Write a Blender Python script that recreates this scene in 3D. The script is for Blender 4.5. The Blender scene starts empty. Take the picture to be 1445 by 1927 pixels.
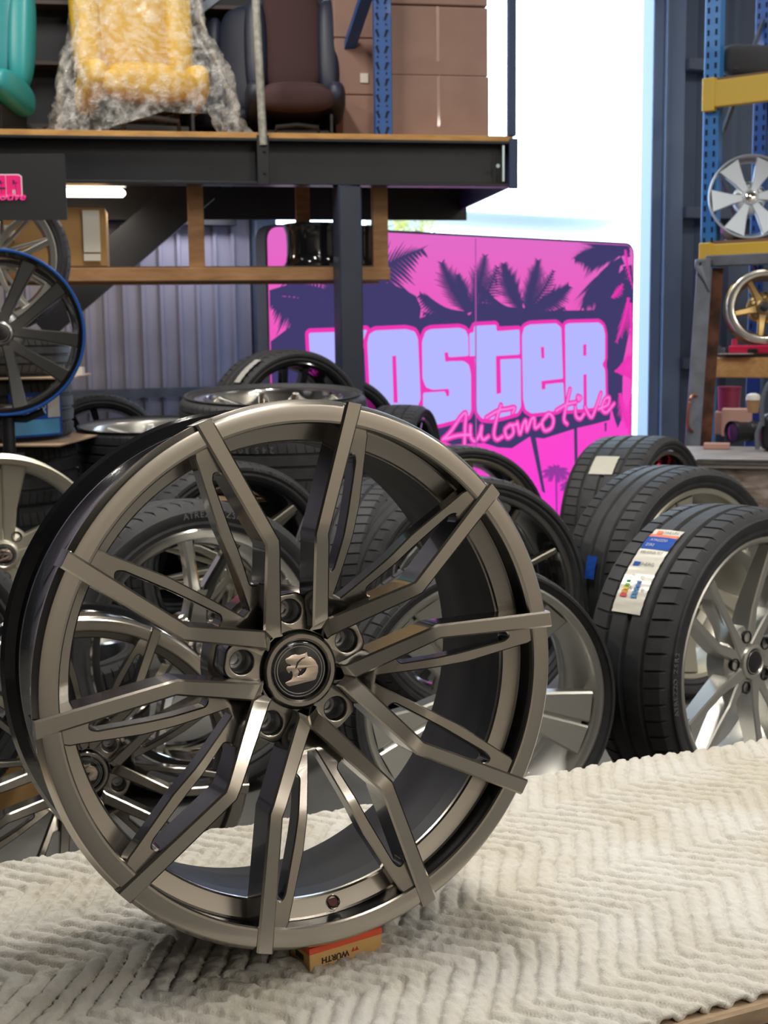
import bpy, math, random
import numpy as np
from mathutils import Vector, Matrix
random.seed(7)
rng = np.random.default_rng(7)
SC = bpy.context.scene
COL = SC.collection
PI = math.pi

# ------------------------------------------------------------------ camera
F_PX, IW, IH = 2400.0, 1445.0, 1927.0
HORIZON, ROLL = 640.0, 0.012
PITCH = math.atan((IH / 2 - HORIZON) / F_PX)
CAM = Vector((0, 0, 1.0))
cp, sp = math.cos(PITCH), math.sin(PITCH)
cr, sr = math.cos(ROLL), math.sin(ROLL)


def ray(px, py):
    dx, dy = px - IW / 2, py - IH / 2
    a = cr * dx - sr * dy
    b = sr * dx + cr * dy
    up = -b / F_PX
    return Vector((a / F_PX, cp + sp * up, -sp + cp * up))


def at(px, py, Y):
    d = ray(px, py)
    return CAM + d * (Y / d.y)


def at_z(px, py, z):
    d = ray(px, py)
    return CAM + d * ((z - CAM.z) / d.z)


def size_at(npx, Y):
    return npx / F_PX * Y


cam = bpy.data.cameras.new('camera')
cam.sensor_fit = 'HORIZONTAL'
cam.sensor_width = 36.0
cam.lens = 36.0 * F_PX / IW
cam.clip_start, cam.clip_end = 0.05, 300
cam.dof.use_dof = True
cam.dof.focus_distance = 1.27
cam.dof.aperture_fstop = 21.0
camo = bpy.data.objects.new('camera', cam)
COL.objects.link(camo)
Rt = Vector((1, 0, 0)); Up = Vector((0, sp, cp)); Fw = Vector((0, cp, -sp))
cx_ = cr * Rt - sr * Up
cy_ = sr * Rt + cr * Up
M = Matrix((cx_, cy_, -Fw)).transposed().to_4x4()
M.translation = CAM
camo.matrix_world = M
SC.camera = camo

# ------------------------------------------------------------------ world, exposure, lamps
SC.view_settings.view_transform = 'Standard'
SC.view_settings.look = 'None'
SC.view_settings.gamma = 1.0
SC.view_settings.use_curve_mapping = False
SC.view_settings.exposure = 0.0
SC.cycles.max_bounces = 10
SC.cycles.transparent_max_bounces = 16
SC.cycles.use_denoising = True
SC.cycles.sample_clamp_indirect = 6.0
world = bpy.data.worlds.new('daylight_sky')
SC.world = world
world.use_nodes = True
wn = world.node_tree
bg = wn.nodes['Background']
bg.inputs[0].default_value = (0.62, 0.80, 1.0, 1)
bg.inputs[1].default_value = 7.0


def area(name, loc, sx, sy, power, color, aim=None):
    l = bpy.data.lights.new(name, 'AREA')
    l.shape = 'RECTANGLE'; l.size = sx; l.size_y = sy
    l.energy = power; l.color = color
    o = bpy.data.objects.new(name, l)
    COL.objects.link(o)
    o.location = loc
    if aim is not None:
        o.rotation_euler = (Vector(aim) - Vector(loc)).to_track_quat('-Z', 'Y').to_euler()
    return o


WARM = (1.0, 0.955, 0.88)
# the workshop's ceiling battens: (x, y, power); a fixture is built round each one further down
CEIL_Z = 4.0
BATTENS = [(0.2, 1.95, 70), (1.9, 0.8, 32), (-3.0, 4.0, 75), (-0.9, 4.2, 45), (3.1, 4.6, 50), (4.8, -1.5, 105), (4.2, -4.2, 95)]
for i_, (bx_, by_, bp_) in enumerate(BATTENS):
    area('ceiling_batten_lamp', (bx_, by_, CEIL_Z - 0.335), 0.16, 1.3, bp_, WARM)

# ------------------------------------------------------------------ materials
MATS = {}


def mat(name, color, rough=0.5, metal=0.0, var=0.0, vscale=8.0, bump=0.0, bscale=60.0, coat=0.0,
        emit=0.0, spec=0.5, alpha=1.0, aniso=0.0, var_col=None, crough=0.05):
    m = bpy.data.materials.new(name)
    m.use_nodes = True
    nt = m.node_tree
    b = nt.nodes['Principled BSDF']
    c4 = (color[0], color[1], color[2], 1)
    b.inputs['Base Color'].default_value = c4
    b.inputs['Roughness'].default_value = rough
    b.inputs['Metallic'].default_value = metal
    b.inputs['Specular IOR Level'].default_value = spec
    b.inputs['Coat Weight'].default_value = coat
    b.inputs['Coat Roughness'].default_value = crough
    b.inputs['Alpha'].default_value = alpha
    tc = nt.nodes.new('ShaderNodeTexCoord')
    if var > 0:
        n = nt.nodes.new('ShaderNodeTexNoise'); n.inputs['Scale'].default_value = vscale
        n.inputs['Detail'].default_value = 6
        r = nt.nodes.new('ShaderNodeValToRGB')
        r.color_ramp.elements[0].position = 0.35
        r.color_ramp.elements[1].position = 0.68
        vc = var_col or tuple(x * (1 - var) for x in color)
        r.color_ramp.elements[0].color = (vc[0], vc[1], vc[2], 1)
        r.color_ramp.elements[1].color = c4
        nt.links.new(tc.outputs['Object'], n.inputs['Vector'])
        nt.links.new(n.outputs['Fac'], r.inputs['Fac'])
        nt.links.new(r.outputs['Color'], b.inputs['Base Color'])
    if bump > 0:
        n2 = nt.nodes.new('ShaderNodeTexNoise'); n2.inputs['Scale'].default_value = bscale
        n2.inputs['Detail'].default_value = 4
        bp = nt.nodes.new('ShaderNodeBump'); bp.inputs['Strength'].default_value = bump
        bp.inputs['Distance'].default_value = 0.01
        nt.links.new(tc.outputs['Object'], n2.inputs['Vector'])
        nt.links.new(n2.outputs['Fac'], bp.inputs['Height'])
        nt.links.new(bp.outputs['Normal'], b.inputs['Normal'])
    if emit > 0:
        b.inputs['Emission Color'].default_value = c4
        b.inputs['Emission Strength'].default_value = emit
    MATS[name] = m
    return m


def wood(name, c1, c2, scale=3.0, stretch=(1, 12, 12), rough=0.65):
    m = mat(name, c1, rough)
    nt = m.node_tree
    b = nt.nodes['Principled BSDF']
    tc = nt.nodes.new('ShaderNodeTexCoord')
    mp = nt.nodes.new('ShaderNodeMapping')
    mp.inputs['Scale'].default_value = stretch
    n = nt.nodes.new('ShaderNodeTexNoise'); n.inputs['Scale'].default_value = scale
    n.inputs['Detail'].default_value = 8; n.inputs['Distortion'].default_value = 0.6
    r = nt.nodes.new('ShaderNodeValToRGB')
    r.color_ramp.elements[0].position = 0.3; r.color_ramp.elements[1].position = 0.7
    r.color_ramp.elements[0].color = (*c2, 1); r.color_ramp.elements[1].color = (*c1, 1)
    nt.links.new(tc.outputs['Object'], mp.inputs['Vector'])
    nt.links.new(mp.outputs['Vector'], n.inputs['Vector'])
    nt.links.new(n.outputs['Fac'], r.inputs['Fac'])
    nt.links.new(r.outputs['Color'], b.inputs['Base Color'])
    return m


def emis(name, color, strength=1.0):
    m = bpy.data.materials.new(name)
    m.use_nodes = True
    nt = m.node_tree
    for n in list(nt.nodes):
        nt.nodes.remove(n)
    o = nt.nodes.new('ShaderNodeOutputMaterial')
    e = nt.nodes.new('ShaderNodeEmission')
    e.inputs[0].default_value = (*color, 1)
    e.inputs[1].default_value = strength
    nt.links.new(e.outputs[0], o.inputs[0])
    MATS[name] = m
    return m


def srgb(r, g, b):
    f = lambda v: (v / 255 / 12.92) if v / 255 <= 0.04045 else ((v / 255 + 0.055) / 1.055) ** 2.4
    return (f(r), f(g), f(b))


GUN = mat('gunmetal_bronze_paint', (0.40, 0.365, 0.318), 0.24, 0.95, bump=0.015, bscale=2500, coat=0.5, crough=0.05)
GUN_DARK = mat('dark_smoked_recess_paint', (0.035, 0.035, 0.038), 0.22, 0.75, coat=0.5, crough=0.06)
BLACK_GLOSS = mat('gloss_black_paint', (0.010, 0.010, 0.012), 0.10, 0.0, coat=0.6, bump=0.02, bscale=300)
BLACK_SATIN = mat('satin_black_paint', (0.02, 0.021, 0.025), 0.42, 0.3)
RUBBER = mat('tyre_rubber', (0.034, 0.035, 0.039), 0.6, 0.0, var=0.3, vscale=30, bump=0.05, bscale=400, spec=0.45)
LETTER = mat('raised_rubber_lettering', (0.13, 0.13, 0.13), 0.6)
SILVER = mat('silver_alloy_paint', (0.56, 0.55, 0.51), 0.34, 0.85, coat=0.4)
CHAMP = mat('champagne_silver_paint', (0.60, 0.57, 0.47), 0.36, 0.8, coat=0.3)
CHROME = mat('polished_chrome', (0.82, 0.80, 0.76), 0.09, 1.0)
POLISHED = mat('polished_aluminium_lip', (0.78, 0.77, 0.74), 0.16, 1.0)
MACHINED = mat('machined_aluminium_face', (0.70, 0.67, 0.58), 0.3, 1.0)
GREY_ALLOY = mat('graphite_alloy_paint', (0.20, 0.20, 0.20), 0.3, 0.9, coat=0.5)
GOLD = mat('gold_alloy_paint', (0.52, 0.36, 0.15), 0.3, 0.9, coat=0.4)
BLACK_ALLOY = mat('black_alloy_paint', (0.01, 0.01, 0.012), 0.12, 0.3, coat=1.0)
RED_ALLOY = mat('red_alloy_paint', (0.45, 0.012, 0.03), 0.25, 0.8, coat=0.8)
LUG = mat('bare_steel_lug_seat', (0.45, 0.45, 0.45), 0.33, 0.9)
BLUE_TAPE = mat('blue_rim_protector', (0.015, 0.10, 0.42), 0.3, 0.2, coat=0.6)
FABRIC = mat('quilted_blanket_fabric', (0.65, 0.63, 0.59), 0.95, 0.0, var=0.14, vscale=7, bump=0.22, bscale=420, spec=0.1, var_col=(0.57, 0.53, 0.45))
PLY = wood('plywood_edge', (0.58, 0.31, 0.09), (0.38, 0.19, 0.055), 4)
PINE = wood('pine_framing_timber', (0.42, 0.225, 0.10), (0.27, 0.13, 0.05), 3)
PALE_TIMBER = wood('pale_timber', (0.62, 0.38, 0.13), (0.45, 0.25, 0.08), 3)
BOARD = wood('blockboard_edge', (0.45, 0.33, 0.21), (0.27, 0.18, 0.11), 5)
OLD_WOOD = wood('weathered_wood', (0.42, 0.36, 0.32), (0.13, 0.09, 0.07), 4, (3, 3, 8))
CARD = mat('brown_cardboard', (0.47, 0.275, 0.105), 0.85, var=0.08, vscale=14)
CARD_SHADE = mat('shaded_brown_cardboard', (0.33, 0.205, 0.165), 0.85, var=0.1, vscale=10)  # darker greyish card, with shade and haze put into the colour
CARD_SHEET = mat('pale_cardboard_sheet', (0.44, 0.30, 0.19), 0.85, var=0.1, vscale=20)
PAPER = mat('white_paper', (0.72, 0.69, 0.62), 0.8)
TAPE = mat('pale_masking_tape', (0.55, 0.53, 0.45), 0.4, bump=0.3, bscale=60)
PLASTIC_WRAP = mat('glossy_clear_tape', (0.75, 0.74, 0.70), 0.12, 0.3, bump=0.4, bscale=40)
STEEL_BLACK = mat('black_painted_steel', (0.018, 0.019, 0.024), 0.4, 0.2, var=0.3, vscale=5)
STEEL_NAVY = mat('navy_steel', (0.035, 0.055, 0.115), 0.45, 0.2, var=0.2, vscale=3)
STEEL_GREY = mat('bare_grey_steel', (0.17, 0.19, 0.235), 0.5, 0.5, var=0.3, vscale=12)
RUST = mat('rusty_steel', (0.15, 0.055, 0.03), 0.8, 0.2, var=0.75, vscale=14)
GALV = mat('galvanised_pipe', (0.46, 0.45, 0.40), 0.5, 0.6, var=0.45, vscale=40)
RACK_BLUE = mat('blue_rack_paint', (0.018, 0.085, 0.30), 0.4, 0.1, coat=0.2)
RACK_LIGHT_BLUE = mat('bright_blue_rack_paint', (0.04, 0.20, 0.52), 0.4, 0.1)
RACK_YELLOW = mat('yellow_rack_beam_paint', (0.66, 0.43, 0.05), 0.45)
HOLE = mat('dark_slot', (0.006, 0.01, 0.03), 0.9)
WALL_STEEL = mat('grey_corrugated_cladding', (0.36, 0.345, 0.43), 0.42, 0.1)
WALL_DARK = mat('dark_wall_cladding', (0.11, 0.145, 0.215), 0.6, 0.1)
WALL_UNLINED = mat('dark_bare_wall_sheet', (0.06, 0.06, 0.065), 0.7, var=0.3, vscale=1.5)
WALL_LINING = mat('pale_wall_lining', (0.60, 0.55, 0.48), 0.8, var=0.25, vscale=1.2)
CEIL_M = mat('ceiling_lining', (0.20, 0.195, 0.185), 0.8)
CONCRETE = mat('concrete_floor', (0.17, 0.168, 0.16), 0.6, var=0.35, vscale=3)
GROUND = mat('sunlit_concrete', (0.55, 0.53, 0.47), 0.8, var=0.3, vscale=0.5)
BLACK_PANEL = mat('matt_black_panel', (0.022, 0.023, 0.026), 0.55)
WHITE_PLASTIC = mat('white_plastic', (0.65, 0.63, 0.58), 0.4)
LED = emis('led_tube_glow', (1.0, 0.96, 0.86), 5.0)
LED_CEIL = emis('ceiling_led_glow', (1.0, 0.90, 0.72), 6.0)
SEAT_YELLOW = mat('yellow_leather', (0.66, 0.40, 0.016), 0.5, bump=0.1, bscale=90)
SEAT_YELLOW2 = mat('yellow_quilted_leather', (0.60, 0.345, 0.012), 0.55, bump=0.2, bscale=120)
SEAT_TEAL = mat('teal_leather', (0.008, 0.20, 0.22), 0.45)
SEAT_TEAL2 = mat('pale_teal_piping_leather', (0.015, 0.24, 0.25), 0.45)
SEAT_GREY = mat('charcoal_fabric', (0.05, 0.052, 0.058), 0.8)
SEAT_NAVY = mat('navy_vinyl', (0.014, 0.019, 0.04), 0.5)
SEAT_MAROON = mat('maroon_fabric', (0.045, 0.018, 0.019), 0.85)
PLASTIC_BLACK = mat('black_plastic', (0.012, 0.012, 0.014), 0.35)
RED_PAINT = mat('red_enamel', (0.50, 0.012, 0.06), 0.35, coat=0.5)
PINK_CARD = mat('pinkish_carton', (0.42, 0.24, 0.20), 0.8)
PURPLE_GLASS = mat('purple_coated_glass', (0.09, 0.035, 0.13), 0.15, 0.2, coat=0.6)
COPPER = mat('copper_pipe', (0.45, 0.17, 0.10), 0.4, 0.8)
LEAF = mat('sunlit_leaves', (0.40, 0.38, 0.07), 0.7, var=0.5, vscale=3)
BARK = mat('tree_bark', (0.14, 0.09, 0.06), 0.9)
LABEL_WHITE = mat('white_label_film', (0.72, 0.70, 0.62), 0.25, coat=0.5)
LABEL_BLUE = mat('blue_label_print', (0.012, 0.075, 0.40), 0.6, spec=0.2)
LABEL_RED = mat('orange_red_label_print', (0.72, 0.16, 0.06), 0.4)
PRINT_BLACK = mat('black_print', (0.02, 0.02, 0.025), 0.5)
BADGE = mat('badge_bright_metal', (0.74, 0.62, 0.52), 0.2, 1.0)
RING_CHROME = mat('cap_ring_metal', (0.55, 0.54, 0.52), 0.25, 1.0)


def wrap_material():
    m = mat('bubble_wrap_film', (0.92, 0.91, 0.88), 0.10, 0.0, coat=0.3)
    nt = m.node_tree
    b = nt.nodes['Principled BSDF']
    tc = nt.nodes.new('ShaderNodeTexCoord')
    vo = nt.nodes.new('ShaderNodeTexVoronoi'); vo.inputs['Scale'].default_value = 115
    no = nt.nodes.new('ShaderNodeTexNoise'); no.inputs['Scale'].default_value = 26
    no.inputs['Detail'].default_value = 5
    ad = nt.nodes.new('ShaderNodeMath'); ad.operation = 'MULTIPLY_ADD'
    ad.inputs[1].default_value = 2.2
    bp = nt.nodes.new('ShaderNodeBump'); bp.inputs['Strength'].default_value = 0.9
    bp.inputs['Distance'].default_value = 0.006
    nt.links.new(tc.outputs['Object'], vo.inputs['Vector'])
    nt.links.new(tc.outputs['Object'], no.inputs['Vector'])
    nt.links.new(no.outputs['Fac'], ad.inputs[0])
    nt.links.new(vo.outputs['Distance'], ad.inputs[2])
    nt.links.new(ad.outputs[0], bp.inputs['Height'])
    nt.links.new(bp.outputs['Normal'], b.inputs['Normal'])
    rp = nt.nodes.new('ShaderNodeValToRGB')
    rp.color_ramp.elements[0].position = 0.38; rp.color_ramp.elements[1].position = 0.72
    rp.color_ramp.elements[0].color = (0.05, 0.05, 0.05, 1)
    rp.color_ramp.elements[1].color = (0.42, 0.42, 0.42, 1)
    nt.links.new(no.outputs['Fac'], rp.inputs['Fac'])
    nt.links.new(rp.outputs['Color'], b.inputs['Alpha'])
    return m


WRAP = wrap_material()

# ------------------------------------------------------------------ mesh helpers


class MB:
    """collects geometry; build() links it as ONE mesh object"""

    def __init__(s):
        s.v = []; s.f = []; s.m = []; s.cur = 0

    def add(s, verts, faces, mi=None):
        o = len(s.v)
        s.v.extend([tuple(p) for p in verts])
        s.f.extend([tuple(i + o for i in f) for f in faces])
        s.m.extend([s.cur if mi is None else mi] * len(faces))
        return s

    def box(s, c, size, rot=None, bev=0.0, mi=None):
        hx, hy, hz = size[0] / 2, size[1] / 2, size[2] / 2
        b = min(bev, hx * .9, hy * .9, hz * .9)
        V = []
        if b <= 0:
            for sx in (-1, 1):
                for sy in (-1, 1):
                    for sz in (-1, 1):
                        V.append(Vector((sx * hx, sy * hy, sz * hz)))
            Fc = [(0, 1, 3, 2), (4, 6, 7, 5), (0, 4, 5, 1), (2, 3, 7, 6), (0, 2, 6, 4), (1, 5, 7, 3)]
        else:
            idx = {}
            for sx in (-1, 1):
                for sy in (-1, 1):
                    for sz in (-1, 1):
                        for ax in range(3):
                            p = [sx * (hx - b), sy * (hy - b), sz * (hz - b)]
                            p[ax] = (sx * hx, sy * hy, sz * hz)[ax]
                            idx[(sx, sy, sz, ax)] = len(V)
                            V.append(Vector(p))
            Fc = []
            for sg in (-1, 1):
                Fc.append([idx[(sg, y, z, 0)] for y, z in ((-1, -1), (1, -1), (1, 1), (-1, 1))][::sg])
                Fc.append([idx[(x, sg, z, 1)] for x, z in ((-1, -1), (-1, 1), (1, 1), (1, -1))][::sg])
                Fc.append([idx[(x, y, sg, 2)] for x, y in ((-1, -1), (1, -1), (1, 1), (-1, 1))][::sg])
            for a in (-1, 1):
                for c2 in (-1, 1):
                    Fc.append([idx[(a, c2, -1, 0)], idx[(a, c2, 1, 0)], idx[(a, c2, 1, 1)], idx[(a, c2, -1, 1)]])
                    Fc.append([idx[(a, -1, c2, 0)], idx[(a, 1, c2, 0)], idx[(a, 1, c2, 2)], idx[(a, -1, c2, 2)]])
                    Fc.append([idx[(-1, a, c2, 1)], idx[(1, a, c2, 1)], idx[(1, a, c2, 2)], idx[(-1, a, c2, 2)]])
                    for d in (-1, 1):
                        Fc.append([idx[(a, c2, d, k)] for k in range(3)])
        if rot is not None:
            V = [rot @ p for p in V]
        c = Vector(c)
        return s.add([p + c for p in V], Fc, mi)

    def bar(s, a, b, w, h, up=(0, 0, 1), bev=0.0, mi=None):
        a = Vector(a); b = Vector(b)
        d = (b - a); L = d.length; d.normalize()
        u = Vector(up); x = d.cross(u)
        if x.length < 1e-4:
            x = d.cross(Vector((0, 1, 0)))
        x.normalize(); z = x.cross(d)
        R = Matrix((d, x, z)).transposed()
        return s.box((a + b) / 2, (L, w, h), R, bev, mi)

    def tube(s, pts, r, n=10, mi=None, cap=True):
        pts = [Vector(p) for p in pts]
        rings = []
        ref = Vector((0.31, 0.2, 0.93))
        for i, p in enumerate(pts):
            t = (pts[min(i + 1, len(pts) - 1)] - pts[max(i - 1, 0)]).normalized()
            a = t.cross(ref).normalized(); b = t.cross(a)
            rr = r[i] if isinstance(r, (list, tuple)) else r
            rings.append([p + (a * math.cos(2 * PI * k / n) + b * math.sin(2 * PI * k / n)) * rr for k in range(n)])
        V = [q for R_ in rings for q in R_]
        Fc = []
        for i in range(len(rings) - 1):
            for k in range(n):
                Fc.append((i * n + k, i * n + (k + 1) % n, (i + 1) * n + (k + 1) % n, (i + 1) * n + k))
        if cap:
            Fc.append(tuple(range(n))[::-1]); Fc.append(tuple(range((len(rings) - 1) * n, len(rings) * n)))
        return s.add(V, Fc, mi)

    def lathe(s, prof, n=96, closed=False, mi=None, M=None, cap=False):
        """prof [(r,z)] turned about local Z"""
        V = []; Fc = []
        k = len(prof)
        for i in range(n):
            a = 2 * PI * i / n
            ca, sa = math.cos(a), math.sin(a)
            for (r, z) in prof:
                p = Vector((r * ca, r * sa, z))
                V.append(M @ p if M else p)
        for i in range(n):
            j = (i + 1) % n
            for q in range(k if closed else k - 1):
                q2 = (q + 1) % k
                Fc.append((i * k + q, j * k + q, j * k + q2, i * k + q2))
        if cap:
            Fc.append(tuple(i * k + k - 1 for i in range(n)))
            Fc.append(tuple(i * k for i in range(n))[::-1])
        return s.add(V, Fc, mi)

    def prism(s, poly, z0, z1, M=None, mi=None):
        n = len(poly)
        V = [Vector((x, y, z0)) for x, y in poly] + [Vector((x, y, z1)) for x, y in poly]
        if M:
            V = [M @ p for p in V]
        Fc = [tuple(range(n))[::-1], tuple(range(n, 2 * n))]
        for i in range(n):
            j = (i + 1) % n
            Fc.append((i, j, n + j, n + i))
        return s.add(V, Fc, mi)

    def pillow(s, c, size, p=3.0, rot=None, nu=28, nv=16, mi=None):
        """a stuffed, rounded-box shape"""
        V = []; Fc = []
        f = lambda t, e: math.copysign(abs(t) ** e, t)
        e = 2.0 / p
        for i in range(nv + 1):
            ph = -PI / 2 + PI * i / nv
            for j in range(nu):
                th = 2 * PI * j / nu
                q = Vector((size[0] / 2 * f(math.cos(ph), e) * f(math.cos(th), e),
                            size[1] / 2 * f(math.cos(ph), e) * f(math.sin(th), e),
                            size[2] / 2 * f(math.sin(ph), e)))
                if rot is not None:
                    q = rot @ q
                V.append(q + Vector(c))
        for i in range(nv):
            for j in range(nu):
                Fc.append((i * nu + j, i * nu + (j + 1) % nu, (i + 1) * nu + (j + 1) % nu, (i + 1) * nu + j))
        return s.add(V, Fc, mi)

    def mesh(s, name, mats, smooth=35.0):
        me = bpy.data.meshes.new(name)
        me.from_pydata(s.v, [], s.f)
        if not isinstance(mats, (list, tuple)):
            mats = [mats]
        for m in mats:
            me.materials.append(m)
        if len(mats) > 1:
            me.polygons.foreach_set('material_index', s.m)
        me.validate(clean_customdata=False)
        fix_normals(me)
        if smooth:
            me.polygons.foreach_set('use_smooth', [True] * len(me.polygons))
            me.set_sharp_from_angle(angle=math.radians(smooth))
        me.update()
        return me

    def build(s, name, mats, parent=None, smooth=35.0, M=None):
        return link(name, s.mesh(name, mats, smooth), parent, M)


def fix_normals(me):
    import bmesh
    bm = bmesh.new(); bm.from_mesh(me)
    bmesh.ops.remove_doubles(bm, verts=bm.verts, dist=1e-6)
    bmesh.ops.recalc_face_normals(bm, faces=bm.faces)
    bm.to_mesh(me); bm.free()


def link(name, me, parent=None, M=None):
    o = bpy.data.objects.new(name, me)
    COL.objects.link(o)
    if parent is not None:
        o.parent = parent
    if M is not None:
        o.matrix_local = M if parent is not None else M
    return o


def tag(o, label, cat, group=None):
    o['label'] = label; o['category'] = cat
    if group:
        o['group'] = group
    return o


def thing(name, label, cat, M=None, group=None):
    o = bpy.data.objects.new(name, None)
    o.empty_display_size = 0.05
    COL.objects.link(o)
    if M is not None:
        o.matrix_world = M
    return tag(o, label, cat, group)


def struct(o):
    o['kind'] = 'structure'
    return o


def frame(C, yaw=0.0, lean=0.0, spin=0.0):
    """local X right, Y up, Z toward the viewer; yaw turns the face to the viewer's right"""
    n = Vector((math.sin(yaw) * math.cos(lean), -math.cos(yaw) * math.cos(lean), math.sin(lean)))
    u = Vector((math.cos(yaw), math.sin(yaw), 0))
    w = n.cross(u)
    Mx = Matrix((u, w, n)).transposed().to_4x4()
    Mx.translation = Vector(C)
    return Mx @ Matrix.Rotation(spin, 4, 'Z')


def flat_frame(C, spin=0.0):
    """a wheel lying down, face up"""
    return Matrix.Translation(Vector(C)) @ Matrix.Rotation(spin, 4, 'Z')


def curve_fill(loops, extrude, bevel, res=2):
    """verts/faces of a filled outline with holes, extruded both ways and bevelled"""
    cu = bpy.data.curves.new('outline', 'CURVE')
    cu.dimensions = '2D'; cu.fill_mode = 'BOTH'
    cu.extrude = extrude; cu.bevel_depth = bevel; cu.bevel_resolution = res
    for L in loops:
        sp_ = cu.splines.new('POLY')
        sp_.points.add(len(L) - 1)
        for i, (x, y) in enumerate(L):
            sp_.points[i].co = (x, y, 0, 1)
        sp_.use_cyclic_u = True
    o = bpy.data.objects.new('outline', cu)
    COL.objects.link(o)
    dg = bpy.context.evaluated_depsgraph_get()
    me = bpy.data.meshes.new_from_object(o.evaluated_get(dg))
    V = [v.co.copy() for v in me.vertices]
    Fc = [tuple(p.vertices) for p in me.polygons]
    bpy.data.objects.remove(o); bpy.data.curves.remove(cu); bpy.data.meshes.remove(me)
    return V, Fc


_txt = {}


def text_geo(txt, size, ext=0.0, offset=0.0, align='CENTER', shear=0.0):
    k = (txt, size, ext, offset, align, shear)
    if k in _txt:
        return _txt[k]
    cu = bpy.data.curves.new('lettering', 'FONT')
    cu.body = txt; cu.size = size; cu.extrude = ext; cu.offset = offset; cu.shear = shear
    cu.align_x = align; cu.align_y = 'CENTER'; cu.resolution_u = 3
    o = bpy.data.objects.new('lettering', cu)
    COL.objects.link(o)
    dg = bpy.context.evaluated_depsgraph_get()
    me = bpy.data.meshes.new_from_object(o.evaluated_get(dg))
    V = [v.co.copy() for v in me.vertices]
    Fc = [tuple(p.vertices) for p in me.polygons]
    bpy.data.objects.remove(o); bpy.data.curves.remove(cu); bpy.data.meshes.remove(me)
    _txt[k] = (V, Fc)
    return V, Fc


def dens(L, d):
    out = []
    for i in range(len(L)):
        a = Vector(L[i]); b = Vector(L[(i + 1) % len(L)])
        n = max(1, int((b - a).length / d))
        for k in range(n):
            q = a.lerp(b, k / n)
            out.append((q.x, q.y))
    return out


def rounded(L, r, n=5):
    """round the corners of a polygon (r one number or one per corner)"""
    out = []
    N = len(L)
    for i in range(N):
        p = Vector(L[i]); a = Vector(L[i - 1]); b = Vector(L[(i + 1) % N])
        rr = r[i] if isinstance(r, (list, tuple)) else r
        da = (a - p); db = (b - p)
        t = min(rr, da.length * .48, db.length * .48)
        if t < 1e-5:
            out.append((p.x, p.y)); continue
        s0 = p + da.normalized() * t; s1 = p + db.normalized() * t
        for k in range(n + 1):
            u = k / n
            q = s0 * (1 - u) ** 2 + p * 2 * u * (1 - u) + s1 * u * u
            out.append((q.x, q.y))
    return out


def crom(P, n=8):
    """smooth curve through the points"""
    P = [Vector(p) for p in P]
    Q = [P[0] * 2 - P[1]] + P + [P[-1] * 2 - P[-2]]
    out = []
    for i in range(1, len(Q) - 2):
        a, b, c, d = Q[i - 1], Q[i], Q[i + 1], Q[i + 2]
        for k in range(n):
            t = k / n
            out.append(0.5 * ((2 * b) + (c - a) * t + (2 * a - 5 * b + 4 * c - d) * t * t + (3 * b - a - 3 * c + d) * t ** 3))
    out.append(P[-1])
    return out

# ------------------------------------------------------------------ the building
WY = math.radians(20)
EW = Vector((math.cos(WY), math.sin(WY), 0))          # along the back wall, left to right
NW = Vector((math.sin(WY), -math.cos(WY), 0))         # out of the wall, into the shop
W0 = Vector((-0.66, 6.6, 0))                          # foot of the doorway's left edge
DOOR_W = 2.30


def wallpt(s, z=0.0, off=0.0):
    return W0 + EW * s + NW * off + Vector((0, 0, z))


floor = MB()
floor.add([(-6, -6, 0), (6, -6, 0), (6, 9.4, 0), (-6, 4.8, 0)], [(0, 1, 2, 3)])
struct(floor.build('floor', CONCRETE))
ceil = MB()
ceil.add([(-6, -6, CEIL_Z), (6, -6, CEIL_Z), (6, 9.4, CEIL_Z), (-6, 4.8, CEIL_Z)], [(0, 1, 2, 3)])
struct(ceil.build('ceiling', CEIL_M))


def corrugated(name, s0, s1, z0, z1, m, pitch=0.092, depth=0.022, off=0.0):
    b = MB()
    prof = []
    s = s0
    while s < s1:
        prof += [(s, 0), (s + pitch * .62, 0), (s + pitch * .72, depth), (s + pitch * .88, depth), (s + pitch * .98, 0)]
        s += pitch
    prof = [(x, d) for x, d in prof if x <= s1] + [(s1, 0)]
    V = []
    for x, d in prof:
        V.append(wallpt(x, z0, off + d)); V.append(wallpt(x, z1, off + d))
    b.add(V, [(2 * i, 2 * i + 2, 2 * i + 3, 2 * i + 1) for i in range(len(prof) - 1)])
    return struct(b.build(name, m, smooth=20))


corrugated('wall_back_left', -5.6, 0.0, 0, CEIL_Z, WALL_STEEL)
corrugated('wall_back_right', DOOR_W, 6.4, 0, CEIL_Z, WALL_DARK, pitch=0.2, depth=0.03)
hd = MB(); hd.add([wallpt(0, 3.7), wallpt(DOOR_W, 3.7), wallpt(DOOR_W, CEIL_Z), wallpt(0, CEIL_Z)], [(0, 1, 2, 3)])
struct(hd.build('wall_back_header', WALL_DARK))
for nm, pts, wm_ in (('wall_left', [(-6, -6), (-6, 4.8)], WALL_UNLINED), ('wall_right', [(6, -6), (6, 9.4)], WALL_LINING), ('wall_front', [(-6, -6), (6, -6)], WALL_LINING)):
    b = MB()
    (xa, ya), (xb, yb) = pts
    b.add([(xa, ya, 0), (xb, yb, 0), (xb, yb, CEIL_Z), (xa, ya, CEIL_Z)], [(0, 1, 2, 3)])
    struct(b.build(nm, wm_))
# girts and door frame
RW = Matrix.Rotation(WY, 3, 'Z')


def wallbox(b, s0, s1, z0, z1, o0, o1, mi=None, bev=0.0):
    c = wallpt((s0 + s1) / 2, (z0 + z1) / 2, (o0 + o1) / 2)
    b.box(c, (s1 - s0, abs(o1 - o0), z1 - z0), RW, bev, mi)


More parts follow.
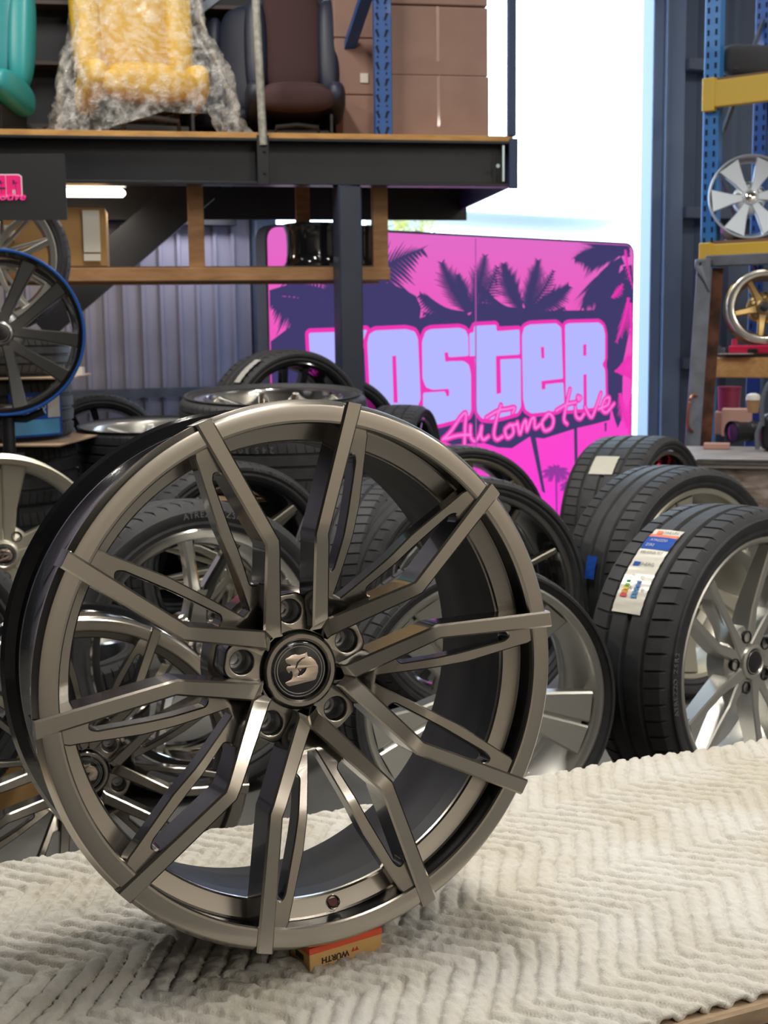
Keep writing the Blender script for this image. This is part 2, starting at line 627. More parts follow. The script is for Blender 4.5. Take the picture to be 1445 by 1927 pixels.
g = MB()
gz = at(250, 741, 6.25).z
wallbox(g, -5.4, -0.16, gz - .022, gz + .022, 0.03, 0.10)
struct(g.build('trim_wall_girt', STEEL_GREY))
g = MB(); wallbox(g, -5.4, -0.1, at(400, 405, 6.4).z - .045, at(400, 405, 6.4).z + .06, 0.03, 0.12)
struct(g.build('trim_wall_girt_upper', STEEL_BLACK))
c = MB(); wallbox(c, 0.0, 0.11, 0, CEIL_Z, -0.05, 0.10, bev=.006)
struct(c.build('trim_door_column', mat('blue_grey_column_paint', (0.10, 0.13, 0.19), 0.5)))
c = MB()
wallbox(c, DOOR_W, DOOR_W + .07, 0, CEIL_Z, -0.06, 0.06, bev=.004)
wallbox(c, DOOR_W + .07, DOOR_W + .085, 0, CEIL_Z, -0.02, 0.09)
wallbox(c, DOOR_W + .085, DOOR_W + .20, 0, CEIL_Z, 0.0, 0.075, bev=.004)
struct(c.build('trim_door_jamb', mat('jamb_paint', (0.20, 0.27, 0.40), 0.45)))
g = MB()
for py in (115, 397, 684):
    z = at(1300, py, 7.3).z
    wallbox(g, DOOR_W + .2, 6.2, z - .03, z + .03, 0.035, 0.11)
struct(g.build('trim_wall_girt_right', mat('dark_girt_paint', (0.11, 0.14, 0.20), 0.5)))

# ceiling battens that carry the lamps set at the top
for i, (bx, by, bp_) in enumerate(BATTENS):
    b = MB()
    b.box((bx, by, CEIL_Z - .27), (0.22, 1.42, 0.06), None, .006)
    b.tube([(bx, by - .5, CEIL_Z), (bx, by - .5, CEIL_Z - .24)], .006, 6)
    b.tube([(bx, by + .5, CEIL_Z), (bx, by + .5, CEIL_Z - .24)], .006, 6)
    o = struct(b.build('unseen_batten_light', WHITE_PLASTIC))
    d = MB(); d.box((bx, by, CEIL_Z - .312), (0.15, 1.34, 0.022), None, .005)
    struct(d.build('ceiling_light_diffuser', LED_CEIL, o))

# outside: forecourt, far shed, fence, tree
b = MB()
b.add([wallpt(-6, -0.01, -0.05), wallpt(9, -0.01, -0.05), wallpt(14, -0.01, -45), wallpt(-12, -0.01, -45)], [(0, 1, 2, 3)])
struct(b.build('ground', GROUND))
sh = thing('distant_shed', 'washed out white shed with low gabled roof seen past the pink sign', 'building')
sx, sy_ = at(860, 420, 30).x, 30
b = MB(); b.box((sx + 1.2, sy_ + 3, 1.5), (6.4, 6, 3.0), None, .02)
b.build('wall', mat('sunlit_white_cladding', (0.80, 0.80, 0.78), 0.6), sh)
zr = at(830, 392, 30).z; zl = at(1000, 408, 30).z
xa, xm, xb = sx - 2.1, at(838, 392, 30).x, sx + 4.6
b = MB()
b.add([(xa, sy_ - .2, zl - .05), (xm, sy_ - .2, zr), (xb, sy_ - .2, zl - .1), (xa, sy_ + 6.2, zl - .05), (xm, sy_ + 6.2, zr), (xb, sy_ + 6.2, zl - .1),
       (xa, sy_ - .2, zl - .12), (xm, sy_ - .2, zr - .07), (xb, sy_ - .2, zl - .17)],
      [(0, 1, 4, 3), (1, 2, 5, 4), (0, 6, 7, 1), (1, 7, 8, 2)])
b.build('roof', mat('pale_roof_sheet', (0.42, 0.48, 0.46), 0.5), sh)
fe = MB()
fx = at(1207, 560, 26).x
for k in range(12):
    fe.box((fx - 3.4 + k * .6, 26, .65), (.57, .05, 1.3), None, .01)
tag(fe.build('boundary_fence', mat('sunlit_fence_board', (0.50, 0.48, 0.42), 0.8)), 'pale sunlit boundary fence seen between pink sign and door jamb', 'fence')

tr = thing('leafy_tree', 'yellow green sunlit tree beyond the doorway above the pink sign', 'tree')
tc_ = at(775, 405, 24)
b = MB(); b.tube([(tc_.x - .1, 24, -.05), (tc_.x, 24.05, 1.6), (tc_.x + .1, 24, 3.0)], [.13, .10, .05], 8)
b.build('trunk', BARK, tr)
b = MB()
for k in range(1500):
    d = Vector(rng.normal(size=3)); d.normalize()
    rr = rng.random() ** .4
    p = Vector((tc_.x - .15, 24, tc_.z + .25)) + Vector((d.x * .62, d.y * .6, d.z * .75)) * rr
    p += Vector((0.12 * math.sin(9 * d.z), 0, .12 * math.sin(7 * d.x)))
    a = Vector(rng.normal(size=3)).normalized() * .055; c2 = Vector(rng.normal(size=3)).normalized() * .05
    b.add([p - a, p + c2 * .5, p + a, p - c2 * .5], [(0, 1, 2, 3)])
b.build('foliage', LEAF, tr, smooth=0)

# ------------------------------------------------------------------ the lightbox sign in the doorway
SL = at(499, 430, 5.75); SL.z = 0
SR = at(1195, 460, 7.20); SR.z = 0
SE = (SR - SL).normalized(); SN = Vector((SE.y, -SE.x, 0))
SLEN = (SR - SL).length


def sgn(px, py):
    """photo pixel -> (along, height) on the sign's face"""
    d = ray(px, py)
    t = ((SL - CAM).dot(SN)) / d.dot(SN)
    p = CAM + d * t
    return ((p - SL).dot(SE), p.z)


SM = Matrix((SE, Vector((0, 0, 1)), SN)).transposed().to_4x4(); SM.translation = SL
s_top = sgn(850, 439)[1]


def z6(pts):
    return [sgn(750 + x * .33218, 430 + y * .33218) for x, y in pts]


def z5(pts):
    return [sgn(450 + x * .27682, 380 + y * .27682) for x, y in pts]


sign = thing('lightbox_sign', 'glowing pink lightbox sign with palm trees and white block lettering in the doorway', 'sign', SM)
out = rounded([(0, .03), (SLEN, .03), (SLEN, s_top), (0, s_top)], [.02, .02, .075, .075], 8)
b = MB(); b.prism(out, -.085, -.004)
b.build('casing', mat('sign_casing_blue_grey', (0.16, 0.19, 0.27), 0.45, .3), sign)
b = MB()
for x in (.25, SLEN - .25):
    b.box((x, .016, -.045), (.12, .032, .20), None, .005)
b.build('foot', WHITE_PLASTIC, sign)


def sign_bg():
    m = bpy.data.materials.new('backlit_pink_print')
    m.use_nodes = True
    nt = m.node_tree
    for n in list(nt.nodes):
        nt.nodes.remove(n)
    o = nt.nodes.new('ShaderNodeOutputMaterial'); e = nt.nodes.new('ShaderNodeEmission')
    tc = nt.nodes.new('ShaderNodeTexCoord'); sx_ = nt.nodes.new('ShaderNodeSeparateXYZ')
    mr = nt.nodes.new('ShaderNodeMapRange'); mr.inputs[1].default_value = 0; mr.inputs[2].default_value = s_top
    r = nt.nodes.new('ShaderNodeValToRGB')
    r.color_ramp.elements[0].color = (*srgb(255, 64, 214), 1)
    r.color_ramp.elements[0].position = .12
    r.color_ramp.elements[1].color = (*srgb(226, 108, 200), 1)
    q = r.color_ramp.elements.new(.62); q.color = (*srgb(244, 84, 190), 1)
    nt.links.new(tc.outputs['Object'], sx_.inputs[0]); nt.links.new(sx_.outputs[1], mr.inputs[0])
    nt.links.new(mr.outputs[0], r.inputs[0]); nt.links.new(r.outputs[0], e.inputs[0]); nt.links.new(e.outputs[0], o.inputs[0])
    e.inputs[1].default_value = 1.0
    return m


def layer(name, polys, z, m, th=.0006):
    b = MB()
    for P in polys:
        b.prism(P, z, z + th)
    return b.build(name, m, sign, smooth=0)


b = MB(); b.prism(rounded([(.012, .04), (SLEN - .012, .04), (SLEN - .012, s_top - .012), (.012, s_top - .012)], [.02, .02, .066, .066], 8), -.004, 0)
b.build('face_print', sign_bg(), sign, smooth=0)
NAVY = emis('backlit_navy_print', srgb(66, 60, 108), 1.0)
HOT = emis('backlit_hot_pink_print', srgb(240, 56, 182), 1.0)
LAV = emis('backlit_lavender_print', srgb(182, 184, 255), 1.0)
LPINK = emis('backlit_light_pink_print', srgb(255, 128, 222), 1.0)
PALMDIM = emis('backlit_purple_palm_print', srgb(150, 60, 160), 1.0)


def frond(p0, p1, bend, L, n, w=4.0, droop=0.0, sides=(1, -1)):
    """a palm frond silhouette in photo pixels: list of polygons on the sign"""
    p0 = Vector(p0); p1 = Vector(p1)
    d = p1 - p0; nn = Vector((-d.y, d.x)).normalized()
    pc = (p0 + p1) / 2 + nn * bend
    P = []
    q = lambda t: p0 * (1 - t) ** 2 + pc * 2 * t * (1 - t) + p1 * t * t
    tg = lambda t: ((pc - p0) * (1 - t) + (p1 - pc) * t).normalized()
    N = 10
    for i in range(N):
        a, c = q(i / N), q((i + 1) / N)
        na = Vector((-tg(i / N).y, tg(i / N).x)); nc = Vector((-tg((i + 1) / N).y, tg((i + 1) / N).x))
        wa = w * (1 - i / N) * .5 + .6; wc = w * (1 - (i + 1) / N) * .5 + .6
        P.append([a - na * wa, c - nc * wc, c + nc * wc, a + na * wa])
    n = int(n * .82)
    for i in range(n):
        t = .06 + .94 * i / (n - 1)
        a = q(t); T = tg(t); nx = Vector((-T.y, T.x))
        l = 1.55 * L * (0.55 + .45 * math.sin(PI * min(1, t * 1.1))) * (1 - .5 * max(0, t - .55) / .45) * rng.uniform(.75, 1.15)
        for sd in sides:
            dr = (T * .72 + nx * sd * .69)
            dr.y += droop; dr.normalize()
            bw = L * .07 + 1.1
            m_ = a + dr * l * .5 + Vector((0, droop * l * .06))
            e = a + dr * l + Vector((0, droop * l * .25))
            P.append([a - T * bw, m_ - T * bw * .9, e, m_ + T * bw * .7, a + T * bw])
    return [[sgn(v.x, v.y) for v in poly] for poly in P]


dark = []
# big left palm crown behind the post
for (a, e_, bd, L, n, w, dr, sd) in [
    ((612, 592), (504, 560), 22, 40, 26, 12, .9, (1, -1)), ((620, 600), (530, 512), 22, 36, 24, 12, .5, (1, -1)),
    ((640, 560), (600, 470), 10, 34, 22, 10, .2, (1, -1)), ((660, 570), (792, 470), -28, 40, 26, 14, .5, (1, -1)),
    ((660, 590), (782, 606), -38, 46, 28, 16, .9, (1, -1)), ((640, 600), (560, 640), 10, 30, 20, 10, .8, (1, -1)),
    ((650, 560), (720, 520), -20, 30, 20, 12, .6, (1, -1)), ((570, 600), (548, 660), 8, 20, 16, 14, .4, (1, -1))]:
    dark += frond(a, e_, bd, L, n, w, dr, sd)
# the two middle crowns
for (a, e_, bd, L, n, w, dr, sd) in [
    ((880, 588), (832, 497), -8, 24, 24, 7, .0, (1, -1)), ((886, 588), (912, 484), 6, 24, 24, 7, .0, (1, -1)),
    ((880, 590), (792, 556), -16, 26, 24, 8, .5, (1, -1)), ((892, 585), (935, 505), 10, 18, 20, 5, .2, (1, -1)),
    ((984, 585), (948, 499), -12, 24, 24, 7, .1, (1, -1)), ((988, 585), (1012, 493), 6, 22, 24, 6, .0, (1, -1)),
    ((990, 585), (1068, 540), 12, 24, 24, 7, .25, (1, -1)), ((980, 585), (905, 545), -18, 22, 22, 7, .5, (1, -1)),
    ((880, 592), (800, 588), -16, 22, 20, 7, .8, (1, -1)), ((884, 588), (862, 520), -4, 20, 20, 6, .0, (1, -1)), ((986, 588), (1040, 512), 10, 18, 20, 6, .1, (1, -1)), ((994, 590), (1060, 580), 12, 18, 20, 6, .5, (1, -1))]:
    dark += frond(a, e_, bd, L, n, w, dr, sd)
# right crown
for (a, e_, bd, L, n, w, dr, sd) in [
    ((1172, 478), (1084, 484), 26, 34, 26, 12, .5, (1, -1)), ((1172, 490), (1098, 575), 26, 38, 28, 14, .7, (1, -1)),
    ((1176, 478), (1120, 458), 10, 26, 20, 10, .3, (1, -1)), ((1182, 484), (1168, 462), 2, 16, 16, 8, 0, (1, -1)),
    ((1180, 500), (1190, 620), -6, 26, 26, 16, .5, (1, -1)), ((1178, 510), (1130, 586), 16, 30, 22, 12, .7, (1, -1))]:
    dark += frond(a, e_, bd, L, n, w, dr, sd)
SXMAX = SLEN - .014
dark = [[(min(max(x, .014), SXMAX), min(y, s_top - .016)) for x, y in P] for P in dark]
layer('palm_fronds', dark, .0004, NAVY)
mass0 = [z5([(300, 1010), (345, 850), (440, 700), (560, 655), (300, 640), (200, 660), (190, 600), (330, 562), (480, 566), (640, 600), (820, 560), (960, 535), (1090, 580),
             (1200, 640), (1235, 720), (1225, 800), (1240, 870), (460, 875), (452, 1010)])]
mass = mass0 + [z6([(-760, 640), (-600, 545), (-400, 500), (-150, 490), (30, 505), (100, 515), (200, 480), (400, 490), (470, 420), (560, 440), (700, 470), (950, 465),
            (1100, 462), (1180, 465), (1195, 700), (1200, 1030), (1195, 1085), (1100, 1110), (1010, 1130), (900, 1165), (820, 1190), (740, 1180), (640, 1245),
            (560, 1240), (480, 1215), (300, 1225), (225, 1190), (-760, 1300)]),
        z6([(1185, 300), (1330, 280), (1332, 420), (1310, 560), (1270, 760), (1262, 1080), (1240, 1130), (1225, 1090), (1200, 1000), (1190, 700), (1100, 470)]),
        z6([(745, 1180), (775, 1180), (830, 1500), (812, 1490)]), z6([(992, 1130), (1010, 1130), (1016, 1520), (1000, 1520)]),
        z6([(1165, 1100), (1177, 1100), (1175, 1150), (1167, 1150)])]
mass = [[(min(max(x, .014), SXMAX), min(y, s_top - .016)) for x, y in P] for P in mass]
layer('silhouette_print', mass, .0012, NAVY)
# small distant palms
small = []
for (cx, cy) in ((1046, 886), (1074, 912)):
    s_ = 1.0 if cx < 1060 else .8
    for an in range(0, 360, 40):
        e_ = (cx + 26 * s_ * math.cos(math.radians(an)), cy - 15 * s_ * math.sin(math.radians(an)) + 5)
        small += frond((cx, cy), e_, 5 if 90 < an < 270 else -5, 9 * s_, 10, 3, .8)
    small.append([sgn(cx - 2, cy), sgn(cx + 2, cy), sgn(cx + 3, cy + 85), sgn(cx, cy + 85)])
layer('distant_palms', small, .0004, PALMDIM)
# pink fronds over the right trunk
pk = []
for (a, e_, bd, L, n, w, dr) in [((1158, 700), (1192, 668), 4, 14, 14, 3, .5), ((1156, 698), (1194, 712), -3, 12, 14, 3, -.4), ((1182, 560), (1160, 640), -6, 14, 18, 4, .6),
                                 ((1186, 570), (1190, 650), 2, 12, 16, 4, .5), ((1166, 740), (1180, 800), 4, 12, 16, 5, .3), ((1176, 470), (1190, 540), 4, 9, 12, 3, .6),
                                 ((1188, 748), (1184, 815), 4, 12, 16, 5, .3), ((1150, 560), (1170, 536), 4, 8, 10, 2, .3)]:
    pk += frond(a, e_, bd, L, n, w, dr)
pk = [[(min(max(x, .014), SXMAX), y) for x, y in P] for P in pk]
layer('pink_frond_highlights', pk, .0020, HOT)

K_ = z5([(470, 890), (652, 884), (655, 1060), (700, 884), (868, 868), (770, 1120), (880, 1420), (720, 1420), (655, 1230), (655, 1430), (500, 1430)])
O_ = z5([(868, 960), (880, 900), (920, 874), (1130, 864), (1190, 880), (1212, 930), (1230, 1340), (1205, 1400), (1160, 1420), (930, 1430), (900, 1400), (888, 1330)])
S_ = z6([(130, 640), (150, 583), (180, 570), (340, 562), (376, 574), (391, 610), (394, 722), (280, 730), (276, 702), (258, 704), (260, 752), (365, 750), (396, 772), (407, 830),
         (408, 1030), (395, 1064), (230, 1108), (136, 1120), (136, 930), (262, 922), (268, 952), (284, 948), (284, 908), (190, 914), (152, 900), (133, 850)])
T_ = z6([(398, 592), (424, 588), (424, 552), (550, 545), (552, 582), (682, 572), (684, 714), (548, 722), (552, 936), (575, 930), (570, 742), (688, 736), (690, 1010), (672, 1044),
         (600, 1064), (520, 1082), (470, 1077), (442, 1040), (437, 950), (430, 738), (400, 734)])
E_ = z6([(696, 610), (708, 560), (740, 544), (890, 537), (918, 560), (928, 852), (806, 866), (808, 912), (828, 908), (828, 880), (930, 872), (936, 1000), (900, 1032), (750, 1048), (716, 1026), (703, 970)])
R_ = z6([(940, 546), (960, 537), (1130, 532), (1155, 552), (1166, 600), (1166, 740), (1150, 770), (1166, 800), (1170, 1005), (1062, 1020), (1060, 825), (1044, 826), (1044, 1022), (946, 1030)])
letters = [K_, O_, S_, T_, E_, R_]


def grow(P, d):
    """offset a polygon outward"""
    n = len(P)
    ar = sum(P[i][0] * P[(i + 1) % n][1] - P[(i + 1) % n][0] * P[i][1] for i in range(n))
    sg = 1 if ar > 0 else -1
    out = []
    for i in range(n):
        p = Vector(P[i]); a = (p - Vector(P[i - 1])); b_ = (Vector(P[(i + 1) % n]) - p)
        if a.length < 1e-6 or b_.length < 1e-6:
            out.append((p.x, p.y)); continue
        a.normalize(); b_.normalize()
        na = Vector((a.y, -a.x)) * sg; nb = Vector((b_.y, -b_.x)) * sg
        m_ = na + nb
        if m_.length < .3:
            out.append((p.x + na.x * d, p.y + na.y * d)); continue
        m_ = m_ / (m_.length_squared / 2)
        out.append((p.x + m_.x * d, p.y + m_.y * d))
    return out


letters = [rounded(L, .012, 4) for L in letters]
counters = {1: [z5([(1036, 1048), (1062, 1044), (1074, 1366), (1046, 1366)])],
            2: [z6([(256, 703), (276, 701), (280, 730), (430, 722), (430, 740), (262, 754)])],
            3: [z6([(548, 722), (572, 720), (577, 932), (551, 938)])],
            4: [z6([(802, 672), (820, 670), (822, 734), (806, 736)]), z6([(806, 864), (930, 850), (930, 872), (828, 882), (828, 910), (807, 912)])],
            5: [z6([(1042, 657), (1060, 655), (1060, 720), (1042, 722)]), z6([(1043, 828), (1061, 825), (1063, 1015), (1045, 1015)])]}


def piece(name, polys, z, m, parent, th=.0006):
    b = MB()
    for P in polys:
        b.prism(P, z, z + th)
    return b.build(name, m, parent, smooth=0)


for i, L in enumerate(letters):
    lo = piece('block_letter', [L], .0034, LAV, sign)
    piece('letter_outline', [grow(L, .020)], .0024, HOT, lo)
    for P in counters.get(i, []):
        piece('letter_counter', [P], .0044, HOT, lo)


def script_stroke(strokes, w):
    polys = []
    for st in strokes:
        pts = crom([Vector(z6([p])[0]) for p in st], 7)
        for i in range(len(pts) - 1):
            a, c = pts[i], pts[i + 1]
            d = c - a
            if d.length < 1e-6:
                continue
            d.normalize(); nx = Vector((-d.y, d.x)) * w
            polys.append([(a - nx)[:], (c - nx)[:], (c + nx)[:], (a + nx)[:]])
        for p in pts[::2] + [pts[-1]]:
            polys.append([(p.x + w * math.cos(k * PI / 5), p.y + w * math.sin(k * PI / 5)) for k in range(10)])
    return polys


AUTO = [[(245, 1196), (290, 1150), (345, 1070), (376, 1046), (372, 1120), (368, 1222)], [(262, 1192), (330, 1172), (405, 1168)],
        [(402, 1118), (404, 1180), (428, 1205), (455, 1165), (466, 1120), (462, 1175), (478, 1196), (505, 1178)],
        [(575, 1000), (550, 1080), (535, 1165), (552, 1196), (585, 1178)], [(492, 1072), (560, 1032), (610, 1022), (652, 1014), (640, 1045)],
        [(628, 1112), (598, 1140), (612, 1186), (645, 1160), (638, 1115), (618, 1118), (668, 1108)],
        [(668, 1098), (682, 1165), (700, 1110), (716, 1088), (722, 1146), (745, 1085), (764, 1074), (768, 1130), (800, 1108)],
        [(838, 1058), (808, 1096), (822, 1144), (862, 1128), (872, 1078), (848, 1048), (826, 1062)],
        [(966, 910), (946, 1000), (932, 1080), (950, 1108)], [(888, 1032), (950, 996), (1000, 984)],
        [(996, 1010), (1000, 1062), (1024, 1078), (1046, 1050)], [(1010, 950), (1026, 958), (1016, 972), (1008, 958)],
        [(1050, 1010), (1086, 1070), (1112, 1018), (1142, 932)], [(1128, 1022), (1180, 998), (1188, 958), (1162, 968), (1146, 1020), (1172, 1042), (1216, 992)]]
layer('script_outline', script_stroke(AUTO, .0155), .0054, HOT)
for ids in ((0, 1), (2,), (3, 4), (5,), (6,), (7,), (8, 9), (10,), (12,), (13,)):
    piece('script_letter', script_stroke([AUTO[i] for i in ids], .0058), .0064, LPINK, sign)
piece('script_dot', script_stroke([AUTO[11]], .0058), .0064, LPINK, sign)
p0, p1 = sgn(893, 444), sgn(901, 800)
layer('panel_seam', [[(p0[0] - .004, .05), (p0[0] + .004, .05), (p0[0] + .004, s_top - .02), (p0[0] - .004, s_top - .02)]], .0074, emis('seam_dim_print', srgb(176, 84, 170), 1.0), .0003)

# ------------------------------------------------------------------ wheel meshes
HR = 0.272


def hero_z(r):
    """depth of the main spoke bands below the lip plane, in lip radii"""
    if r > .5:
        return 0.0 - .010 * (1 - r)
    return -.005 - (.5 - r) * .43


def blade_z(r):
    x = [0, .2, .26, .31, .38, .52, .9, 1.05]
    y = [-.215, -.205, -.185, -.155, -.122, -.066, -.020, -.014]
    return float(np.interp(r, x, y))


def sweep_blade(b, st, chamf=.006, mi=None):
    """st: stations (L, R, ztop, zbot) with L,R 2-D points; closed tapered bar"""
    n = len(st)
    V = []
    for (L, R, zt, zb) in st:
        L = Vector(L); R = Vector(R)
        d = (R - L).normalized() * chamf
        V += [(L.x, L.y, zb), (L.x, L.y, zt - chamf), (L.x + d.x, L.y + d.y, zt), (R.x - d.x, R.y - d.y, zt), (R.x, R.y, zt - chamf), (R.x, R.y, zb)]
    Fc = []
    for i in range(n - 1):
        for k in range(6):
            j = (k + 1) % 6
            Fc.append((i * 6 + k, i * 6 + j, (i + 1) * 6 + j, (i + 1) * 6 + k))
    Fc.append(tuple(range(6))[::-1]); Fc.append(tuple(range((n - 1) * 6, n * 6)))
    b.add(V, Fc, mi)


def pol(r, a):
    a = math.radians(a)
    return (r * math.sin(a), r * math.cos(a))


def seg_stations(outer, inner, n, thick):
    """outer/inner: polylines (same count) -> dense stations"""
    st = []
    for i in range(len(outer) - 1):
        for k in range(n if i < len(outer) - 2 else n + 1):
            t = k / n
            o = Vector(outer[i]).lerp(Vector(outer[i + 1]), t)
            q = Vector(inner[i]).lerp(Vector(inner[i + 1]), t)
            r = ((o + q) / 2).length
            st.append((o[:], q[:], hero_z(r), hero_z(r) - thick(r)))
    return st


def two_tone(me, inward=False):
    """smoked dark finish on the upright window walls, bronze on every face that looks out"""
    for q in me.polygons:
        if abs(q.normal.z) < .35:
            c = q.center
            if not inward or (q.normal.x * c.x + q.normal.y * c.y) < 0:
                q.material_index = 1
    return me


def make_twin_spoke():
    """one V of two bands with the slotted lower blades between them (bisector along +Y)"""
    b = MB()
    # lower blade plate with two slots
    right = [(0.0, .205), (.085, .285), (.215, .452), (.24, .52), (.318, .93)]
    L = [(0.018, .318), (.120, .645 - .01), (.213, .845), (.222, .868), (.252, .905), (.30, .946), (.318, .93), (.24, .52), (.215, .452), (.085, .285), (0.0, .205)]
    outl = [(-.014, .308), (.014, .308)] + L[:-1] + [(0, .205)] + [(-x, y) for x, y in L[:-1]][::-1]
    slot = [(.078, .385), (.088, .368), (.106, .362), (.150, .408), (.196, .468), (.222, .545), (.258, .735), (.256, .772), (.240, .784), (.222, .768), (.149, .585)]
    slot = rounded(grow(slot, .006), .014, 4)
    loops = [dens(grow(outl, -.005), .035), dens(slot, .03), dens([(-x, y) for x, y in slot][::-1], .03)]
    th = .036
    V, Fc = curve_fill(loops, th, .005, 0)
    V2 = []
    for v in V:
        r = math.hypot(v.x, v.y)
        ztop = blade_z(r)
        V2.append(((v.x) * HR, v.y * HR, (ztop - .043 + v.z) * HR))
    b.add(V2, Fc)
    # crotch wedge
    b2 = MB()
    for s in (1, -1):
        outer = [pol(.152, 15.5), pol(.168, 14.6), pol(.514, 28.6), pol(1.0, 21.23)]
        inner = [(.0, .175), (.0, .222), pol(.516, 22.2), pol(1.0, 17.58)]
        outer = [(s * x, y) for x, y in outer]; inner = [(s * x, y) for x, y in inner]
        st = seg_stations(outer, inner, 10, lambda r: .15 - .03 * max(0, r - .85) / .15)
        # final lap over the lip's edge
        (o, q, zt, zb) = st[-1]
        st.append(((o[0] * 1.002, o[1] * 1.002), (q[0] * 1.002, q[1] * 1.002), zt - .02, zb))
        sweep_blade(b2, st, .0075)
    b.add([(x * HR, y * HR, z * HR) for x, y, z in b2.v], b2.f)
    b.m = [0] * len(b.f)
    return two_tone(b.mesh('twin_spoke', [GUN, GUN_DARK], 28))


def lathe_prof(prof, k):
    return [(r * k, z * k) for r, z in prof]


BW = .80   # barrel width in lip radii


def make_hero_lip():
    b = MB()
    prof = [(.925, -.135), (.925, -.06), (.919, -.030), (.912, -.019), (.917, -.012), (.925, -.0105), (.945, -.0108), (.972, -.0112), (.980, -.0125), (.986, -.018),
            (.996, -.034), (1.0, -.042), (1.0, -.066), (.990, -.075), (.955, -.080)]
    b.lathe(lathe_prof(prof, HR), 160)
    led = [(.926, -.130), (.918, -.136), (.870, -.150), (.858, -.153), (.852, -.160), (.850, -.175)]
    b.lathe(lathe_prof(led, HR), 160)
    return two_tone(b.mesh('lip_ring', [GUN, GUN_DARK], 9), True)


def make_hero_barrel():
    b = MB()
    inner = [(.850, -.172), (.848, -.25), (.852, -.254), (.856, -.40), (.862, -.52), (.885, -.60), (.905, -BW + .03), (.93, -BW + .008), (.965, -BW)]
    outer = [(.965, -BW), (.992, -BW + .004), (.998, -BW + .02), (.985, -BW + .045), (.948, -BW + .06), (.938, -BW + .10), (.950, -BW + .14), (.946, -BW + .17), (.925, -BW + .22),
             (.918, -.44), (.924, -.30), (.935, -.24), (.946, -.20), (.940, -.15), (.940, -.105), (.955, -.080)]
    b.lathe(lathe_prof(inner, HR), 160, mi=0)
    b.lathe(lathe_prof(outer, HR), 160, mi=1)
    return b.mesh('barrel', [BLACK_SATIN, BLACK_GLOSS], 30)


def make_hero_hub():
    b = MB()
    L = []
    for k in range(5):
        a0 = 36 + 72 * k
        for dr, da in ((.152, -31), (.165, -22), (.19, -17.5), (.265, -13.5), (.283, -8), (.283, 8), (.265, 13.5), (.19, 17.5), (.165, 22), (.152, 31)):
            L.append(pol(dr, a0 + da))
    L = rounded(L, .02, 3)
    loops = [dens(L, .03)]
    for k in range(5):
        c = Vector(pol(.222, 36 + 72 * k))
        loops.append([(c.x + .052 * math.cos(t * PI / 12), c.y + .052 * math.sin(t * PI / 12)) for t in range(24)])
    V, Fc = curve_fill(loops, .063, .008, 3)
    b.add([(v.x * HR, v.y * HR, (v.z - .268) * HR) for v in V], Fc)
    # raised ring round the cap
    b.lathe(lathe_prof([(.108, -.185), (.112, -.168), (.120, -.160), (.134, -.160), (.144, -.168), (.150, -.185), (.152, -.24)], HR), 72)
    # back plate
    b.lathe(lathe_prof([(.0, -.345), (.27, -.345), (.30, -.36), (.30, -.46), (0, -.46)], HR), 48)
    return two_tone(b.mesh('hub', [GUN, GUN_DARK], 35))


def make_lug_seat():
    b = MB()
    b.lathe([(.0119, -.001), (.0117, -.012), (.0112, -.013), (.0092, -.018), (.0090, -.0205), (.0064, -.0205), (.0062, -.026), (.0, -.027)], 28)
    return b.mesh('lug_seat', LUG, 35)


def make_cap_meshes():
    b = MB()
    b.lathe(lathe_prof([(.0, -.176), (.102, -.176), (.108, -.179), (.110, -.19)], HR), 64, mi=0)
    for r in (.099, .0885):
        b.lathe(lathe_prof([(r - .0022, -.1765), (r - .001, -.1745), (r + .001, -.1745), (r + .0022, -.1765)], HR), 64, mi=1)
    cap = b.mesh('centre_cap', [BLACK_GLOSS, RING_CHROME], 35)
    # the lion and helmet badge, in pixels of a 300 x 320 px view (scale 4.817) round the cap's middle (715, 885)
    z6c = lambda P: [((x - 722) * .000119, -(y - 884) * .000110) for x, y in P]
    body = [(592, 770), (650, 742), (680, 736), (720, 748), (775, 740), (790, 725), (797, 770), (830, 780), (862, 815), (886, 870), (884, 920), (860, 985), (845, 992), (760, 1002), (690, 1012), (615, 1020),
            (598, 1010), (580, 985), (640, 962), (655, 930), (650, 885), (632, 878), (625, 902), (612, 890), (597, 858), (605, 838), (640, 840), (645, 826), (610, 808), (598, 795)]
    vis = [(698, 872), (788, 866), (770, 905), (735, 935), (690, 944), (712, 900)]
    cut = [(678, 862), (700, 805), (740, 775), (772, 768), (774, 776), (745, 786), (712, 815), (690, 864)]
    V, Fc = curve_fill([z6c(rounded(body, 8, 2)), z6c(rounded(vis, 6, 2))], .0004, .00025, 1)
    b = MB(); b.add([(v.x, v.y, v.z - .176 * HR + .0007) for v in V], Fc, 0)
    b.prism(z6c(cut), -.176 * HR + .0013, -.176 * HR + .0017, mi=1)
    b.prism(z6c([(708, 878), (738, 876), (726, 896)]), -.176 * HR + .0002, -.176 * HR + .0012, mi=0)
    em = b.mesh('emblem', [BADGE, PRINT_BLACK], 30)
    return cap, em


HERO = dict(spoke=make_twin_spoke(), lip=make_hero_lip(), barrel=make_hero_barrel(), hub=make_hero_hub(), lug=make_lug_seat())
HERO['cap'], HERO['emblem'] = make_cap_meshes()


